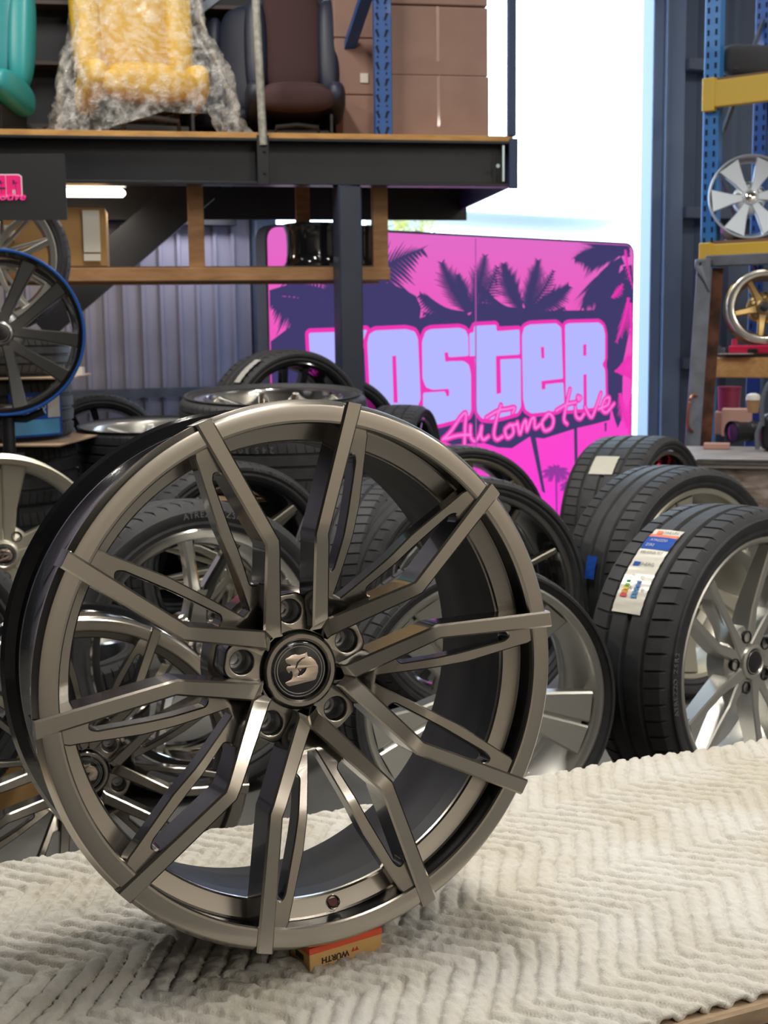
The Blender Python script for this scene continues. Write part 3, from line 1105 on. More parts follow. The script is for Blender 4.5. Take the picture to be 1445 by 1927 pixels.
def hero_wheel(name, label, C, yaw, lean, spin, group=None, valve=True, seats=True):
    t = thing(name, label, 'wheel', frame(C, yaw, lean, 0), group)
    S = Matrix.Rotation(spin, 4, 'Z')
    link('lip_ring', HERO['lip'], t); link('barrel', HERO['barrel'], t, S)
    for k in range(5):
        link('twin_spoke', HERO['spoke'], t, Matrix.Rotation(spin + k * 2 * PI / 5, 4, 'Z'))
    link('hub', HERO['hub'], t, S)
    for k in range(5):
        a = spin + (k + .5) * 2 * PI / 5
        c = Vector((-math.sin(a) * .222, math.cos(a) * .222, -.222)) * HR
        o = link('lug_seat', HERO['lug'], t, Matrix.Translation(c))
    cp_ = link('centre_cap', HERO['cap'], t)
    link('emblem', HERO['emblem'], cp_)
    if valve:
        v = Vector((math.sin(math.radians(VALVE_A)), math.cos(math.radians(VALVE_A)), 0))
        n = (-v * .60 + Vector((0, 0, .80))).normalized()
        p = Vector((v.x * .889 * HR, v.y * .889 * HR, -.1435 * HR))
        q = n.to_track_quat('Z', 'Y').to_matrix().to_4x4(); q.translation = p
        b = MB(); b.lathe([(.0052, -.002), (.0052, .0022), (.0060, .0032), (.0070, .0022), (.0074, -.006)], 28)
        vv = b.build('valve_hole', CHROME, t, M=q)
        b = MB(); b.lathe([(.0, .0012), (.0051, .0012), (.0051, -.001)], 28)
        b.build('hole_lining', mat('dark_red_primer', (0.10, 0.012, 0.012), 0.6), vv)
    return t


VALVE_A = 175.4
HC = Vector((-0.06767, 1.21845, 1.0 - 0.32633))
hero_wheel('alloy_wheel', 'bronze grey twin spoke alloy wheel without tyre standing on the quilted blanket', HC, math.radians(24.6), math.radians(5.21), math.radians(-31.18))

# ---- tyres
TYRES = {}


def tyre_mesh(R, rim, W, pitches=66, slant=.35, style=0):
    key = (R, rim, W, pitches, style)
    if key in TYRES:
        return TYRES[key]
    h = R - rim
    side = [(rim - .004, -.016), (rim + .002, -.006), (rim + .010, -.001), (rim + .016, -.0025), (rim + h * .45, .004), (rim + h * .62, .0045), (rim + h * .66, .0025), (R - .022, -.003), (R - .0135, -.009)]
    g = .0075
    # tread rows: (fraction across, groove?)
    t0, t1 = -.017, -W + .017
    rows = []
    ribs = [0, .20, .225, .245, .27, .46, .485, .52, .545, .735, .76, .785, .81, 1.0]
    low = {.225, .245, .485, .52, .76, .785}
    for fr in [0, .045, .12] + ribs[1:-1] + [.88, .955, 1.0]:
        crown = .0055 * (1 - (2 * fr - 1) ** 2) ** .8 - .0055
        rows.append((fr, R + crown - (g if fr in low else 0), t0 + (t1 - t0) * fr, fr in low))
    back = [(r, -W - z) for r, z in side[::-1]]
    fr_ = [0, .84, .865, .98]
    V = []; Fc = []
    n = pitches * 4
    prof_n = len(side) + len(rows) + len(back)
    for i in range(n):
        p, q = divmod(i, 4)
        lowseg = q in (2, 3)
        base = (p + fr_[q]) * 2 * PI / pitches
        for (r, z) in side:
            a = base
            V.append((r * math.cos(a), r * math.sin(a), z))
        for (fr, r, z, grv) in rows:
            rr = r
            shoulder = fr <= .20 or fr >= .81
            mid = .27 <= fr <= .46 or .545 <= fr <= .735
            if lowseg and not grv:
                if shoulder:
                    rr = r - .0038
                elif mid and p % 2 == 0 and style == 1:
                    rr = r - .0035
            sk = slant * (fr if fr < .5 else (1 - fr)) * 2 * PI / pitches * 2.2
            a = base + sk
            V.append((rr * math.cos(a), rr * math.sin(a), z))
        for (r, z) in back:
            V.append((r * math.cos(base), r * math.sin(base), z))
    for i in range(n):
        j = (i + 1) % n
        for k in range(prof_n):
            k2 = (k + 1) % prof_n
            Fc.append((i * prof_n + k, j * prof_n + k, j * prof_n + k2, i * prof_n + k2))
    me = MB().add(V, Fc).mesh('tyre', RUBBER, 32)
    TYRES[key] = me
    return me


RIMS = {}


def rim_mesh(r, W, m_lip, m_barrel, dish=.05, lipw=.012):
    key = (r, W, m_lip.name, m_barrel.name, dish, lipw)
    if key in RIMS:
        return RIMS[key]
    b = MB()
    b.lathe([(r - .002, -.016), (r + .001, -.008), (r, -.002), (r - .004, .0), (r - lipw, -.004), (r - lipw - .003, -.010), (r - lipw - .005, -.022)], 96, mi=0)
    b.lathe([(r - lipw - .005, -.022), (r - lipw - .012, -.028 - dish * .3), (r - lipw - .018, -.04 - dish), (r - lipw - .02, -W * .6), (r - .012, -W + .02), (r - .002, -W + .006), (r, -W), (r + .004, -W + .008), (r - .02, -W + .02), (r - .03, -W * .5), (r - .004, -.03), (r - .002, -.016)], 96, mi=1)
    me = b.mesh('rim', [m_lip, m_barrel], 40)
    RIMS[key] = me
    return me


SPK = {}


def zprof(r, zh, zr, p=1.6):
    return zh + (zr - zh) * max(0.0, min(1.0, r)) ** p


def spoke_mesh(style, r, zh, zr, m, m2=None, rh=.042):
    """one spoke (or pair) about +Y, hub radius rh to rim radius r"""
    key = (style, r, zh, zr, m.name, m2.name if m2 else None)
    if key in SPK:
        return SPK[key]
    b = MB()

    def bl(path, chamf=.003, thick=(.035, .02), dz=0.0, mi=0, n=7):
        st = []
        for i in range(len(path) - 1):
            for k in range(n if i < len(path) - 2 else n + 1):
                t = k / n
                (x0, y0, w0), (x1, y1, w1) = path[i], path[i + 1]
                x, y, w = x0 + (x1 - x0) * t, y0 + (y1 - y0) * t, w0 + (w1 - w0) * t
                d = Vector((x1 - x0, y1 - y0)).normalized(); nx = Vector((-d.y, d.x)) * w / 2
                rr = math.hypot(x, y)
                zt = zprof((rr - rh) / (r - rh), zh, zr) + dz
                th = thick[0] + (thick[1] - thick[0]) * (rr - rh) / (r - rh)
                st.append(((x + nx.x, y + nx.y), (x - nx.x, y - nx.y), zt, zt - th))
        sweep_blade(b, st, chamf, mi)
    ri = r - .013
    if style == 'twin':         # a pair of straight blades that splay slightly
        for s in (1, -1):
            bl([(s * .012, rh * .7, .026), (s * .034, r * .45, .024), (s * .048, ri * .985, .030)], .004, (.05, .028))
        bl([(0, rh * .6, .05), (0, rh + .028, .03)], .004, (.05, .05), -.006)
    elif style == 'broad':      # a pair of broad flat blades
        for s in (1, -1):
            bl([(s * .018, rh * .6, .036), (s * .036, r * .45, .033), (s * .060, ri * .99, .046)], .004, (.055, .03))
    elif style == 'slim':       # one slim blade
        bl([(0, rh * .7, .024), (0, r * .5, .016), (0, ri, .017)], .003, (.05, .026))
    elif style == 'wide':       # broad blade with a folded centre line, flaring to the rim
        for s in (1, -1):
            bl([(s * .013, rh * .7, .028), (s * .020, r * .5, .034), (s * .034, ri * .993, .062)], .004, (.05, .026), -.002)
        bl([(0, rh * .7, .05), (0, r * .55, .03), (0, ri * .96, .04)], .003, (.05, .03), -.010)
    elif style == 'vee':        # two blades from one root with a web pocket between
        for s in (1, -1):
            bl([(s * .012, rh * .6, .026), (s * .052, r * .48, .020), (s * .062, ri * .99, .022)], .003, (.05, .026), 0)
            bl([(s * .006, rh + .004, .018), (s * .026, r * .55, .012), (s * .050, ri * .97, .014)], .003, (.05, .026), -.010)
    elif style == 'kink':       # main blade with a side fork, as on sporty silver wheels
        bl([(-.004, rh * .6, .032), (.020, r * .40, .020), (.052, ri * .99, .020)], .003, (.05, .028))
        bl([(-.010, rh * .6, .030), (-.030, r * .42, .018), (-.036, ri * .99, .018)], .003, (.05, .028), -.003)
        bl([(.016, r * .36, .012), (.026, r * .7, .010), (.060, ri * .97, .012)], .002, (.04, .024), -.008)
    elif style == 'blade6':
        bl([(0, rh * .7, .030), (0, r * .45, .048), (0, ri * .995, .105)], .003, (.04, .02))
    elif style == 'star':
        bl([(0, rh * .6, .050), (0, r * .45, .034), (0, ri * .995, .030)], .006, (.045, .03))
    elif style == 'ypoly':      # blade that forks near the rim
        bl([(0, rh * .6, .052), (0, r * .5, .040)], .006, (.05, .04))
        for s in (1, -1):
            bl([(s * .008, r * .42, .030), (s * .036, r * .72, .024), (s * .058, ri * .99, .030)], .006, (.04, .026))
    me = b.mesh('spoke', m, 30)
    SPK[key] = me
    return me


HUBS = {}


def hub_mesh(zh, m, rh=.05):
    key = (zh, m.name, rh)
    if key not in HUBS:
        b = MB()
        b.lathe([(.024, zh + .002), (.030, zh + .006), (rh * .72, zh + .004), (rh * .8, zh - .004), (rh * 1.25, zh - .006), (rh * 1.5, zh - .016), (rh * 1.5, zh - .06), (0, zh - .06)], 48)
        HUBS[key] = b.mesh('hub', m, 35)
    return HUBS[key]


CAPS = {}


def cap_mesh(zh, m, ring=True):
    key = (zh, m.name)
    if key not in CAPS:
        b = MB()
        b.lathe([(0, zh + .0055), (.024, zh + .0055), (.0285, zh + .003), (.030, zh - .002)], 40, mi=0)
        b.lathe([(.0225, zh + .0055), (.0232, zh + .0064), (.0244, zh + .0064), (.025, zh + .0055)], 40, mi=1)
        CAPS[key] = b.mesh('centre_cap', [m, RING_CHROME], 35)
    return CAPS[key]


NUTS = {}


def nut_mesh(m):
    if m.name not in NUTS:
        b = MB()
        b.lathe([(.0135, -.004), (.0135, .0015), (.0115, .002), (.0110, -.006), (.006, -.010), (0, -.010)], 20)
        NUTS[m.name] = b.mesh('lug_hole', m, 35)
    return NUTS[m.name]


def wheel(name, label, M, R=None, r=.262, W=.235, style='twin', n=5, zh=-.05, zr=-.012, m=SILVER, lip=None, barrel=None, cap=PLASTIC_BLACK,
          lipw=.012, spin=0.0, group=None, nuts=5, cat='wheel', pitches=66, tstyle=0, dish=.05, tyre_slant=.35, emblem=False, nutm=PLASTIC_BLACK):
    t = thing(name, label, cat, M, group)
    lip = lip or m; barrel = barrel or m
    if R:
        link('tyre', tyre_mesh(R, r, W, pitches, tyre_slant, tstyle), t)
    link('rim', rim_mesh(r, W - .012, lip, barrel, dish, lipw), t, Matrix.Translation((0, 0, -.006)) if R else None)
    sm = spoke_mesh(style, r - lipw * .6, zh, zr, m)
    for k in range(n):
        link('spoke', sm, t, Matrix.Rotation(spin + 2 * PI * k / n, 4, 'Z'))
    link('hub', hub_mesh(zh, m), t)
    c = link('centre_cap', cap_mesh(zh, cap), t)
    if emblem:
        link('emblem', HERO['emblem'], c, Matrix.Translation((0, 0, zh + .0058 + .175 * HR)) )
    for k in range(nuts):
        a = spin + (k + .5) * 2 * PI / nuts
        link('lug_hole', nut_mesh(nutm), t, Matrix.Translation((-math.sin(a) * .056, math.cos(a) * .056, zh - .002)))
    return t


def sidewall_text(parent, txt, rad, size, centre_deg, z=.0062, flip=False, m=LETTER, gap=1.0):
    """raised letters round a tyre's sidewall; centre_deg measured clockwise from the top"""
    b = MB()
    adv = size * .66 * gap
    a = math.radians(centre_deg) - adv * (len(txt) - 1) / 2 / rad
    for ch in txt:
        if ch != ' ':
            V, Fc = text_geo(ch, size, .0006, 0)
            p = Matrix.Translation((math.sin(a) * rad, math.cos(a) * rad, z)) @ Matrix.Rotation(-a, 4, 'Z')
            b.add([p @ v for v in V], Fc)
        a += adv / rad
    return b.build('sidewall_lettering', m, parent, smooth=0)

# ------------------------------------------------------------------ table, blanket, box
TY = math.radians(23.3)
TU = Vector((math.cos(TY), math.sin(TY), 0)); TV = Vector((-math.sin(TY), math.cos(TY), 0))
BZ = 0.374                                       # blanket's top surface
T_back = at_z(722, 1505, BZ).dot(TV)
T_front = T_back - 0.612


def tpt(u, v, z):
    p = TU * u + TV * v
    return Vector((p.x, p.y, z))


table = thing('workbench', 'low blockboard topped workbench under the quilted blanket', 'table', None)
b = MB()
RT = Matrix.Rotation(TY, 3, 'Z')
b.box(tpt(.72, (T_back + T_front) / 2 - .004, BZ - .027), (2.1, .636, .022), RT, .003)
b.build('tabletop', BOARD, table)
b = MB()
for v in (T_front + .06, T_back - .05):
    b.bar(tpt(-.26, v, BZ - .064), tpt(1.72, v, BZ - .064), .05, .05)
b.build('frame_rail', STEEL_BLACK, table)
for u in (-.24, 1.70):
    for v in (T_front + .06, T_back - .05):
        b = MB(); b.box(tpt(u, v, (BZ - .09) / 2), (.05, .05, BZ - .09), RT, .003)
        b.build('leg', STEEL_BLACK, table)

# blanket: a real height field of zig-zag quilting
du = .0027
u0, u1 = -.22, 1.62
NU = int((u1 - u0) / du); NV = int(.70 / du)
uu = np.linspace(u0, u1, NU); vv = np.linspace(T_front - .006, T_back + .016, NV)
Ug, Vg = np.meshgrid(uu, vv, indexing='ij')
X = Ug * TU.x + Vg * TV.x; Yw = Ug * TU.y + Vg * TV.y


def vnoise(x, y, s, seed):
    r = np.random.default_rng(seed)
    G = r.random((64, 64))
    a = x / s; c = y / s
    i = np.floor(a).astype(int); j = np.floor(c).astype(int)
    f = a - i; g_ = c - j
    f = f * f * (3 - 2 * f); g_ = g_ * g_ * (3 - 2 * g_)
    q = lambda p, o: G[p % 64, o % 64]
    return (q(i, j) * (1 - f) + q(i + 1, j) * f) * (1 - g_) + (q(i, j + 1) * (1 - f) + q(i + 1, j + 1) * f) * g_


wx = X + .010 * (vnoise(X, Yw, .11, 1) - .5) + .004 * (vnoise(X, Yw, .03, 2) - .5)
wy = Yw + .010 * (vnoise(X, Yw, .11, 3) - .5) + .004 * (vnoise(X, Yw, .03, 4) - .5)
ang = math.radians(-60)
P_ = wx * math.cos(ang) + wy * math.sin(ang)
Q_ = -wx * math.sin(ang) + wy * math.cos(ang)
per = .205
tri = np.abs(((P_ / per) % 1) - .5) * 2           # 0..1
tri = np.sqrt((tri - .5) ** 2 + .0009) * np.sign(tri - .5) + .5
tq = tri * per * .39
ks = .0265
ph = ((Q_ - tq) / ks) % 1
d = np.minimum(ph, 1 - ph) * ks * .79
puff = 1 - np.exp(-(d / .0036) ** 1.15)
st_ = np.exp(-(d / .0016) ** 2)
H = BZ - .0052 + .0042 * puff - .0034 * st_
# fine gathers that run across the channels
ga = vnoise(P_ * 1.0 + Q_ * .4, Q_ * 3.0, .011, 5) - .5
gb = vnoise(P_ * 2.2 - Q_, Q_ * 1.2 + P_, .013, 8) - .5
H += .0042 * ga * np.exp(-(d / .009) ** 2) + .0024 * gb
H += .0008 * (vnoise(X, Yw, .0065, 6) - .5)
H += .006 * (vnoise(X, Yw, .17, 7) - .5) * 1.0
# fall away at the front edge and sides
fe_ = np.clip((T_front + .020 - Vg) / .026, 0, 1)
H -= .007 * fe_ ** 2
be_ = np.clip((Vg - (T_back - .001)) / .017, 0, 1)
H -= .016 * be_ ** 2
V = np.stack([X.ravel(), Yw.ravel(), H.ravel()], 1)
idx = np.arange(NU * NV).reshape(NU, NV)
Fq = np.stack([idx[:-1, :-1].ravel(), idx[1:, :-1].ravel(), idx[1:, 1:].ravel(), idx[:-1, 1:].ravel()], 1)
me = bpy.data.meshes.new('quilted_blanket')
me.from_pydata(V.tolist(), [], Fq.tolist())
me.materials.append(FABRIC)
me.polygons.foreach_set('use_smooth', [True] * len(me.polygons))
bl_ = link('quilted_blanket', me)
sol = bl_.modifiers.new('thickness', 'SOLIDIFY'); sol.thickness = .006; sol.offset = -1
tag(bl_, 'off white quilted moving blanket spread over the workbench', 'blanket')

# screw box wedged under the wheel's front lip
pA = at_z(583, 1823, BZ); pB = at_z(718, 1781, BZ)
bu = (pB - pA); bu.z = 0; bu.normalize(); bvv = Vector((-bu.y, bu.x, 0))
LEN = (pB - pA).length
bc = pA + bu * LEN / 2 + bvv * .021
MBX = Matrix((bu, bvv, Vector((0, 0, 1)))).transposed().to_4x4(); MBX.translation = bc
MBX = MBX @ Matrix.Translation((0, 0, -.004))
bx = thing('hardware_box', 'small brown card box with red stripe wedged under the bronze grey wheel', 'box', MBX)
HB = .0245
b = MB(); b.box((0, 0, HB / 2), (LEN, .042, HB), None, .0006)
b.build('carton', mat('yellow_brown_carton', (0.60, 0.36, 0.13), 0.7), bx)
b = MB(); b.box((0, -.0210, HB - .0032), (LEN + .0006, .0008, .0064)); b.box((0, .0001, HB + .0001), (LEN + .0006, .0425, .0006))
b.box((-LEN / 2, 0, HB - .0035), (.0008, .042, .007)); b.build('red_stripe', mat('red_orange_print', (0.66, 0.085, 0.03), 0.55), bx)
V, Fc = text_geo('WÜRTH', .0088, .0002, .00012)
b = MB(); b.add([Vector((-(v.x) - .013, -.0215 - v.z, .0088 - v.y)) for v in V], Fc)
b.build('lettering', PRINT_BLACK, bx, smooth=0)
b = MB()
for s in (-1, 1):
    b.prism([(s * .0021 - .0022, 0), (s * .0021 + .0022, 0), (s * .0021, .0042)], 0, .0003, Matrix.Translation((.0105, -.0213, .0086)) @ Matrix.Rotation(PI / 2, 4, 'X'))
b.build('mark', mat('red_print', (0.55, 0.05, 0.03), 0.6), bx)
b = MB(); b.box((-LEN / 2 - .0003, 0, .010), (.0006, .016, .006)); b.build('end_mark', PRINT_BLACK, bx)

# ------------------------------------------------------------------ the wheels behind the table


def floorC(px, py, R):
    d = ray(px, py)
    return CAM + d * ((R - CAM.z + .001) / d.z)


D = math.radians
# second wheel of the same set, behind the table on the left
C5 = at(165, 1475, 2.03)
C5.z = HR + .012
hero_wheel('alloy_wheel', 'second bronze grey twin spoke alloy wheel partly hidden behind the first at lower left', C5, D(17), D(4), D(-80), valve=False)
wheel('left_edge_wheel', 'dark tyred wheel at the left edge just above the lower left bronze wheel', frame(floorC(-215, 1285, .322), D(22), D(3)), .32, .262, .23, 'twin', 5, -.05, -.014, SILVER, BLACK_ALLOY, BLACK_ALLOY, spin=D(14))
cb = at(0, 1500, 2.62)
b = MB(); b.box((cb.x - .06, cb.y + .16, .085), (.46, .30, .17), Matrix.Rotation(D(14), 3, 'Z'), .004)
tag(b.build('cardboard_carton', CARD), 'low tan cardboard carton on the floor behind the lower left wheel', 'box')

# chrome wheel in the middle
Cc = floorC(395, 1223, .332)
w = wheel('chrome_wheel', 'chrome five spoke wheel with lettered tyre seen through the bronze grey wheel', frame(Cc, D(31), D(5)), .33, .266, .245, 'ypoly', 5, -.075, -.018, CHROME, CHROME, CHROME, CHROME,
          lipw=.020, spin=D(-8), nutm=CHROME, dish=.03)
sidewall_text(w, 'ATREZZO ZSR2', .297, .019, 6)
sidewall_text(w, '245/35R20', .297, .012, -48)

# wheel with lettered sidewall behind the chrome one
Cr = floorC(455, 1071, .324)
w = wheel('black_machined_wheel', 'black wheel with bright machined spoke tips behind the chrome wheel', frame(Cr, D(28), D(3)), .324, .272, .235, 'vee', 5, -.03, -.010, MACHINED, BLACK_ALLOY, BLACK_ALLOY,
          lipw=.014, spin=D(-62))
sidewall_text(w, 'RADIAL TUBELESS', .300, .013, 22)
sidewall_text(w, 'SPORT', .300, .018, -44)

# right row
Cf = at(919, 1327, 2.36)
w = wheel('silver_alloy_wheel', 'silver five spoke wheel with tyre just right of the bronze grey wheel', frame(Cf, D(15), D(3)), .272, .243, .215, 'wide', 5, -.055, -.016, SILVER, lipw=.013, spin=D(38), cap=SILVER)
b = MB(); zz_ = Cf.z - .2725; b.box((Cf.x - .03, Cf.y + .12, zz_ / 2), (.34, .26, zz_ - .001), Matrix.Rotation(D(15), 3, 'Z'), .003)
tag(b.build('timber_block', PALE_TIMBER), 'low timber block under the silver five spoke wheel', 'block')
Ce = floorC(905, 1130, .324)
wheel('grey_ten_spoke_wheel', 'graphite ten spoke wheel with tyre behind the silver five spoke wheel', frame(Ce, D(20), D(3)), .324, .278, .235, 'slim', 10, -.05, -.014, mat('bronze_graphite_paint', (0.17, 0.155, 0.13), 0.32, .85, coat=.4), GREY_ALLOY, BLACK_ALLOY, spin=D(8))
Cd = floorC(885, 1006, .314)
wheel('grey_split_spoke_wheel', 'dull bronze spoked wheel with tyre farthest back beside the pink sign', frame(Cd, D(18), D(2)), .312, .268, .235, 'vee', 5, -.045, -.012, mat('dull_bronze_alloy', (0.30, 0.26, 0.19), 0.35, .85), lip=mat('dull_bronze_alloy_lip', (0.34, 0.31, 0.25), 0.35, .85), barrel=BLACK_ALLOY, spin=D(12))
Cg = floorC(772, 1108, .312)
wheel('tread_side_wheel', 'black tyred wheel turned to show its tread inside the right of the bronze wheel', frame(Cg, D(64), D(2)), .31, .25, .22, 'twin', 5, -.05, -.014, GREY_ALLOY, tstyle=1)

Ct = floorC(1443, 1250, .327)
wt = wheel('silver_fork_spoke_wheel', 'silver forked spoke wheel whose tyre carries a long white and blue label', frame(Ct, D(38), D(2)), .325, .264, .215, 'kink', 5, -.035, -.012, SILVER, spin=D(52), cap=PLASTIC_BLACK, lipw=.011, pitches=60)
sidewall_text(wt, 'ATREZZO ZSR2', .299, .016, -88)
Cb = floorC(1322, 1100, .325)
wb = wheel('silver_block_spoke_wheel', 'silver five spoke wheel between the red centred wheel and the labelled tyre', frame(Cb, D(34), D(2)), .323, .264, .225, 'wide', 5, -.03, -.008, CHAMP, spin=D(20), lipw=.014)
Ca = floorC(1262, 1004, .336)
wa = wheel('red_centre_wheel', 'deep dish wheel with red centre and tape on its tread before the doorway', frame(Ca, D(54), D(2)), .334, .284, .255, 'star', 10, -.10, -.075, RED_ALLOY, BLACK_ALLOY, BLACK_ALLOY, lipw=.016, spin=D(10), tstyle=1)

# silver wheel at the left edge on a lying tyre
C1 = at(10, 1048, 3.15)
base_z = C1.z - .255
wheel('champagne_wheel', 'champagne silver five spoke wheel without tyre at the left edge', frame(C1, D(20), D(3)), None, .25, .21, 'wide', 5, -.04, -.012, CHAMP, cap=PLASTIC_BLACK, lipw=.016, spin=D(0), emblem=True)


def lying(name, label, C, R=.32, r=.265, W=.2, rimmed=True, m=SILVER, lip=None, style='twin', group=None, deck=None, lipw=.018, zh=-.06, tilt=0):
    """a wheel on its side, face up; C is the middle of its top face"""
    if rimmed:
        return wheel(name, label, flat_frame(C) @ Matrix.Rotation(D(tilt), 4, 'X'), R, r, W, style, 5, zh, -.016, m, lip or m, None, lipw=lipw, group=group, dish=.06)
    t = thing(name, label, 'tyre', flat_frame(C), group)
    link('tyre', tyre_mesh(R, r, W), t)
    return t


lying('lying_tyre', 'black tyre lying flat beneath the champagne silver wheel', Vector((C1.x + .02, C1.y + .08, base_z - .004)), .31, .24, max(.12, base_z - .006), rimmed=False)

# the stack of lying wheels behind the hero's top
SX = at(514, 742, 4.35)
z_ = SX.z
lying('polished_lip_wheel', 'polished lip wheel lying flat on top of the middle tyre stack', Vector((SX.x, SX.y, z_)), .32, .268, .128, True, POLISHED, POLISHED, 'vee', lipw=.03, tilt=4.5)
z_ -= .128
t_ = lying('lying_tyre', 'wide lying tyre with printed size marks second in the middle stack', Vector((SX.x + .02, SX.y + .01, z_)), .315, .262, .19, False)
b = MB()
a0 = -PI / 2 + math.radians(6)
for i, ch in enumerate('24530R'):
    a = math.radians(-90.5 - i * 4.3 - (1.5 if i > 2 else 0))
    V, Fc = text_geo(ch, .030, .0003)
    Q = Matrix.Rotation(a, 4, 'Z') @ Matrix.Translation((.3168, 0, -.036)) @ Matrix.Rotation(PI / 2, 4, 'Z') @ Matrix.Rotation(PI / 2, 4, 'X') @ Matrix.Rotation(PI, 4, 'Z')
    b.add([Q @ v for v in V], Fc)
b.build('size_marking', LETTER, t_, smooth=0)
z_ -= .19
cz = z_ - .006
b = MB(); b.prism(rounded([(-.30, -.335), (.27, -.36), (.33, .2), (-.28, .3)], .01), -.003, .003, Matrix.Translation((SX.x + .04, SX.y, cz + .003)) @ Matrix.Rotation(D(6), 4, 'Z'))
tag(b.build('cardboard_sheet', CARD_SHEET), 'pale cardboard sheet lying between tyres of the middle stack', 'cardboard')
z_ -= .008
lying('lying_tyre', 'lying tyre directly under the pale cardboard sheet of the middle stack', Vector((SX.x, SX.y, z_)), .32, .262, .215, False)
z_ -= .217
if z_ > .1:
    lying('lying_tyre', 'lowest lying tyre of the middle stack on the floor', Vector((SX.x, SX.y, z_)), .32, .262, z_ - .004, False)

# standing tyre behind that stack, resting on lying tyres
Ck = at(565, 807, 5.02)
wk = wheel('taped_tread_wheel', 'standing black wheel with shiny tape on its tread above the middle stack', frame(Ck, D(33), D(0)), .312, .26, .235, 'twin', 5, -.06, -.02, BLACK_ALLOY)
zk = Ck.z - .314
lying('lying_tyre', 'black tyre lying beneath the standing taped wheel', Vector((Ck.x - .07, Ck.y + .1, zk)), .30, .25, zk - .005, False)
Cq = at(648, 842, 5.75)
Cq.z = .43
wheel('standing_tyre_wheel', 'dark standing wheel showing its shoulder right behind the steel post', frame(at(646, 842, 5.55), D(30), D(0)), .312, .26, .2, 'twin', 5, -.05, -.02, BLACK_ALLOY)
cz_ = at(646, 842, 5.55)
lying('lying_tyre', 'hidden tyre lying under the dark standing wheel by the post', Vector((cz_.x - .04, cz_.y + .08, cz_.z - .315)), .30, .25, cz_.z - .32, False) if cz_.z > .4 else None
Cp = floorC(795, 905, .318) if False else at(800, 905, 5.0)
wheel('tread_facing_wheel', 'black wheel seen tread on in front of the lower sign lettering', frame(Cp, D(74), D(0)), .30, .25, .19, 'twin', 5, -.05, -.02, BLACK_ALLOY, tstyle=1)
zp = Cp.z - .302
lying('lying_tyre', 'black tyre lying under the tread facing wheel near the sign', Vector((Cp.x - .09, Cp.y + .03, zp)), .30, .25, zp - .004, False) if zp > .05 else None

# left: gloss black wheel, silver lying wheel, treaded wheel
Cl = at(194, 868, 5.55)
wheel('gloss_black_wheel', 'gloss black wheel with tyre leaning before the corrugated wall', frame(Cl, D(16), D(0)), .29, .245, .2, 'twin', 5, -.04, -.014, BLACK_ALLOY, spin=D(20), lipw=.014)
zl = Cl.z - .292
lying('lying_tyre', 'black tyre lying beneath the gloss black wheel', Vector((Cl.x, Cl.y + .08, zl)), .30, .25, zl - .004, False)
S3 = at(287, 799, 5.1)
z3 = S3.z
lying('silver_dish_wheel', 'thin tyred wheel with wide silver dish lying on the left centre stack', Vector((S3.x, S3.y, z3)), .305, .276, .17, True, SILVER, SILVER, 'twin', lipw=.045, zh=-.05, tilt=3)
for i, nm in enumerate(('second lying tyre of the left centre stack under the silver dish wheel', 'third lying tyre of the left centre stack', 'lowest lying tyre of the left centre stack')):
    z3 -= .175 if i == 0 else .235
    if z3 > .05:
        lying('lying_tyre', nm, Vector((S3.x, S3.y, z3)), .31, .25, min(.23, z3 - .004), False)
Cm = floorC(335, 1000, .318)
wheel('left_treaded_wheel', 'black treaded wheel directly behind the top left of the bronze wheel', frame(Cm, D(34), D(3)), .318, .262, .23, 'twin', 5, -.06, -.02, BLACK_ALLOY)

# tall stack at the left edge
S2 = at(-26, 711, 4.75)
z2 = S2.z


def card_on(label, C, z, ang=0.0, k=1.0):
    b = MB()
    b.prism(rounded([(-.34 * k, -.30), (.36 * k, -.33), (.33 * k, .3), (-.33 * k, .32)], .01), 0, .005, Matrix.Translation((C.x, C.y, z)) @ Matrix.Rotation(ang, 4, 'Z'))
    return tag(b.build('cardboard_sheet', CARD_SHEET), label, 'cardboard')


card_on('upper cardboard sheet in the left edge stack beside the blue rimmed wheel', S2, z2 + .0005, D(4), 1.03)
zc = z2
tw = thing('lying_tyre', 'lying tyre with blue sticker in the left edge stack', 'tyre', flat_frame(Vector((S2.x, S2.y, zc))))
link('tyre', tyre_mesh(.31, .25, .222), tw)
zc -= .226
card_on('lower cardboard sheet in the left edge stack under the stickered tyre', S2, zc - .003, D(-6), 1.08)
zc -= .005
k = 0
while zc > .06:
    h_ = min(.232, zc)
    lying('lying_tyre', ('lying tyre right under the lower cardboard of the left edge stack', 'second lying tyre from the floor in the left edge stack', 'bottom lying tyre of the left edge stack', 'base tyre of the left edge stack')[k], Vector((S2.x, S2.y, zc)), .315, .25, h_ - .003, False)
    zc -= h_ + .001; k += 1
ztop = z2 + .006 + .152
lying('lying_tyre', 'topmost lying tyre of the left edge stack above the upper cardboard', Vector((S2.x, S2.y, ztop)), .305, .25, .150, False)
b = MB()
pp = at(143, 697, 4.72)
b.prism([(-.055, -.04), (.06, -.05), (.05, .03), (-.01, .05), (-.05, .03)], 0, .03, Matrix.Translation((pp.x - .02, pp.y - .02, z2 + .0062)))
tag(b.build('crumpled_paper', PAPER), 'crumpled white paper on the upper cardboard sheet', 'paper')

# silver wheel with tyre on top of the left stack
C3 = at(-20, 488, 4.78)
C3.z = ztop + .288
wheel('silver_rimmed_wheel', 'silver spoked wheel with tyre standing above the blue rimmed wheel', frame(C3, D(10), D(0)), .286, .242, .18, 'vee', 5, -.05, -.014, SILVER, SILVER, GREY_ALLOY, spin=D(-60), lipw=.02)

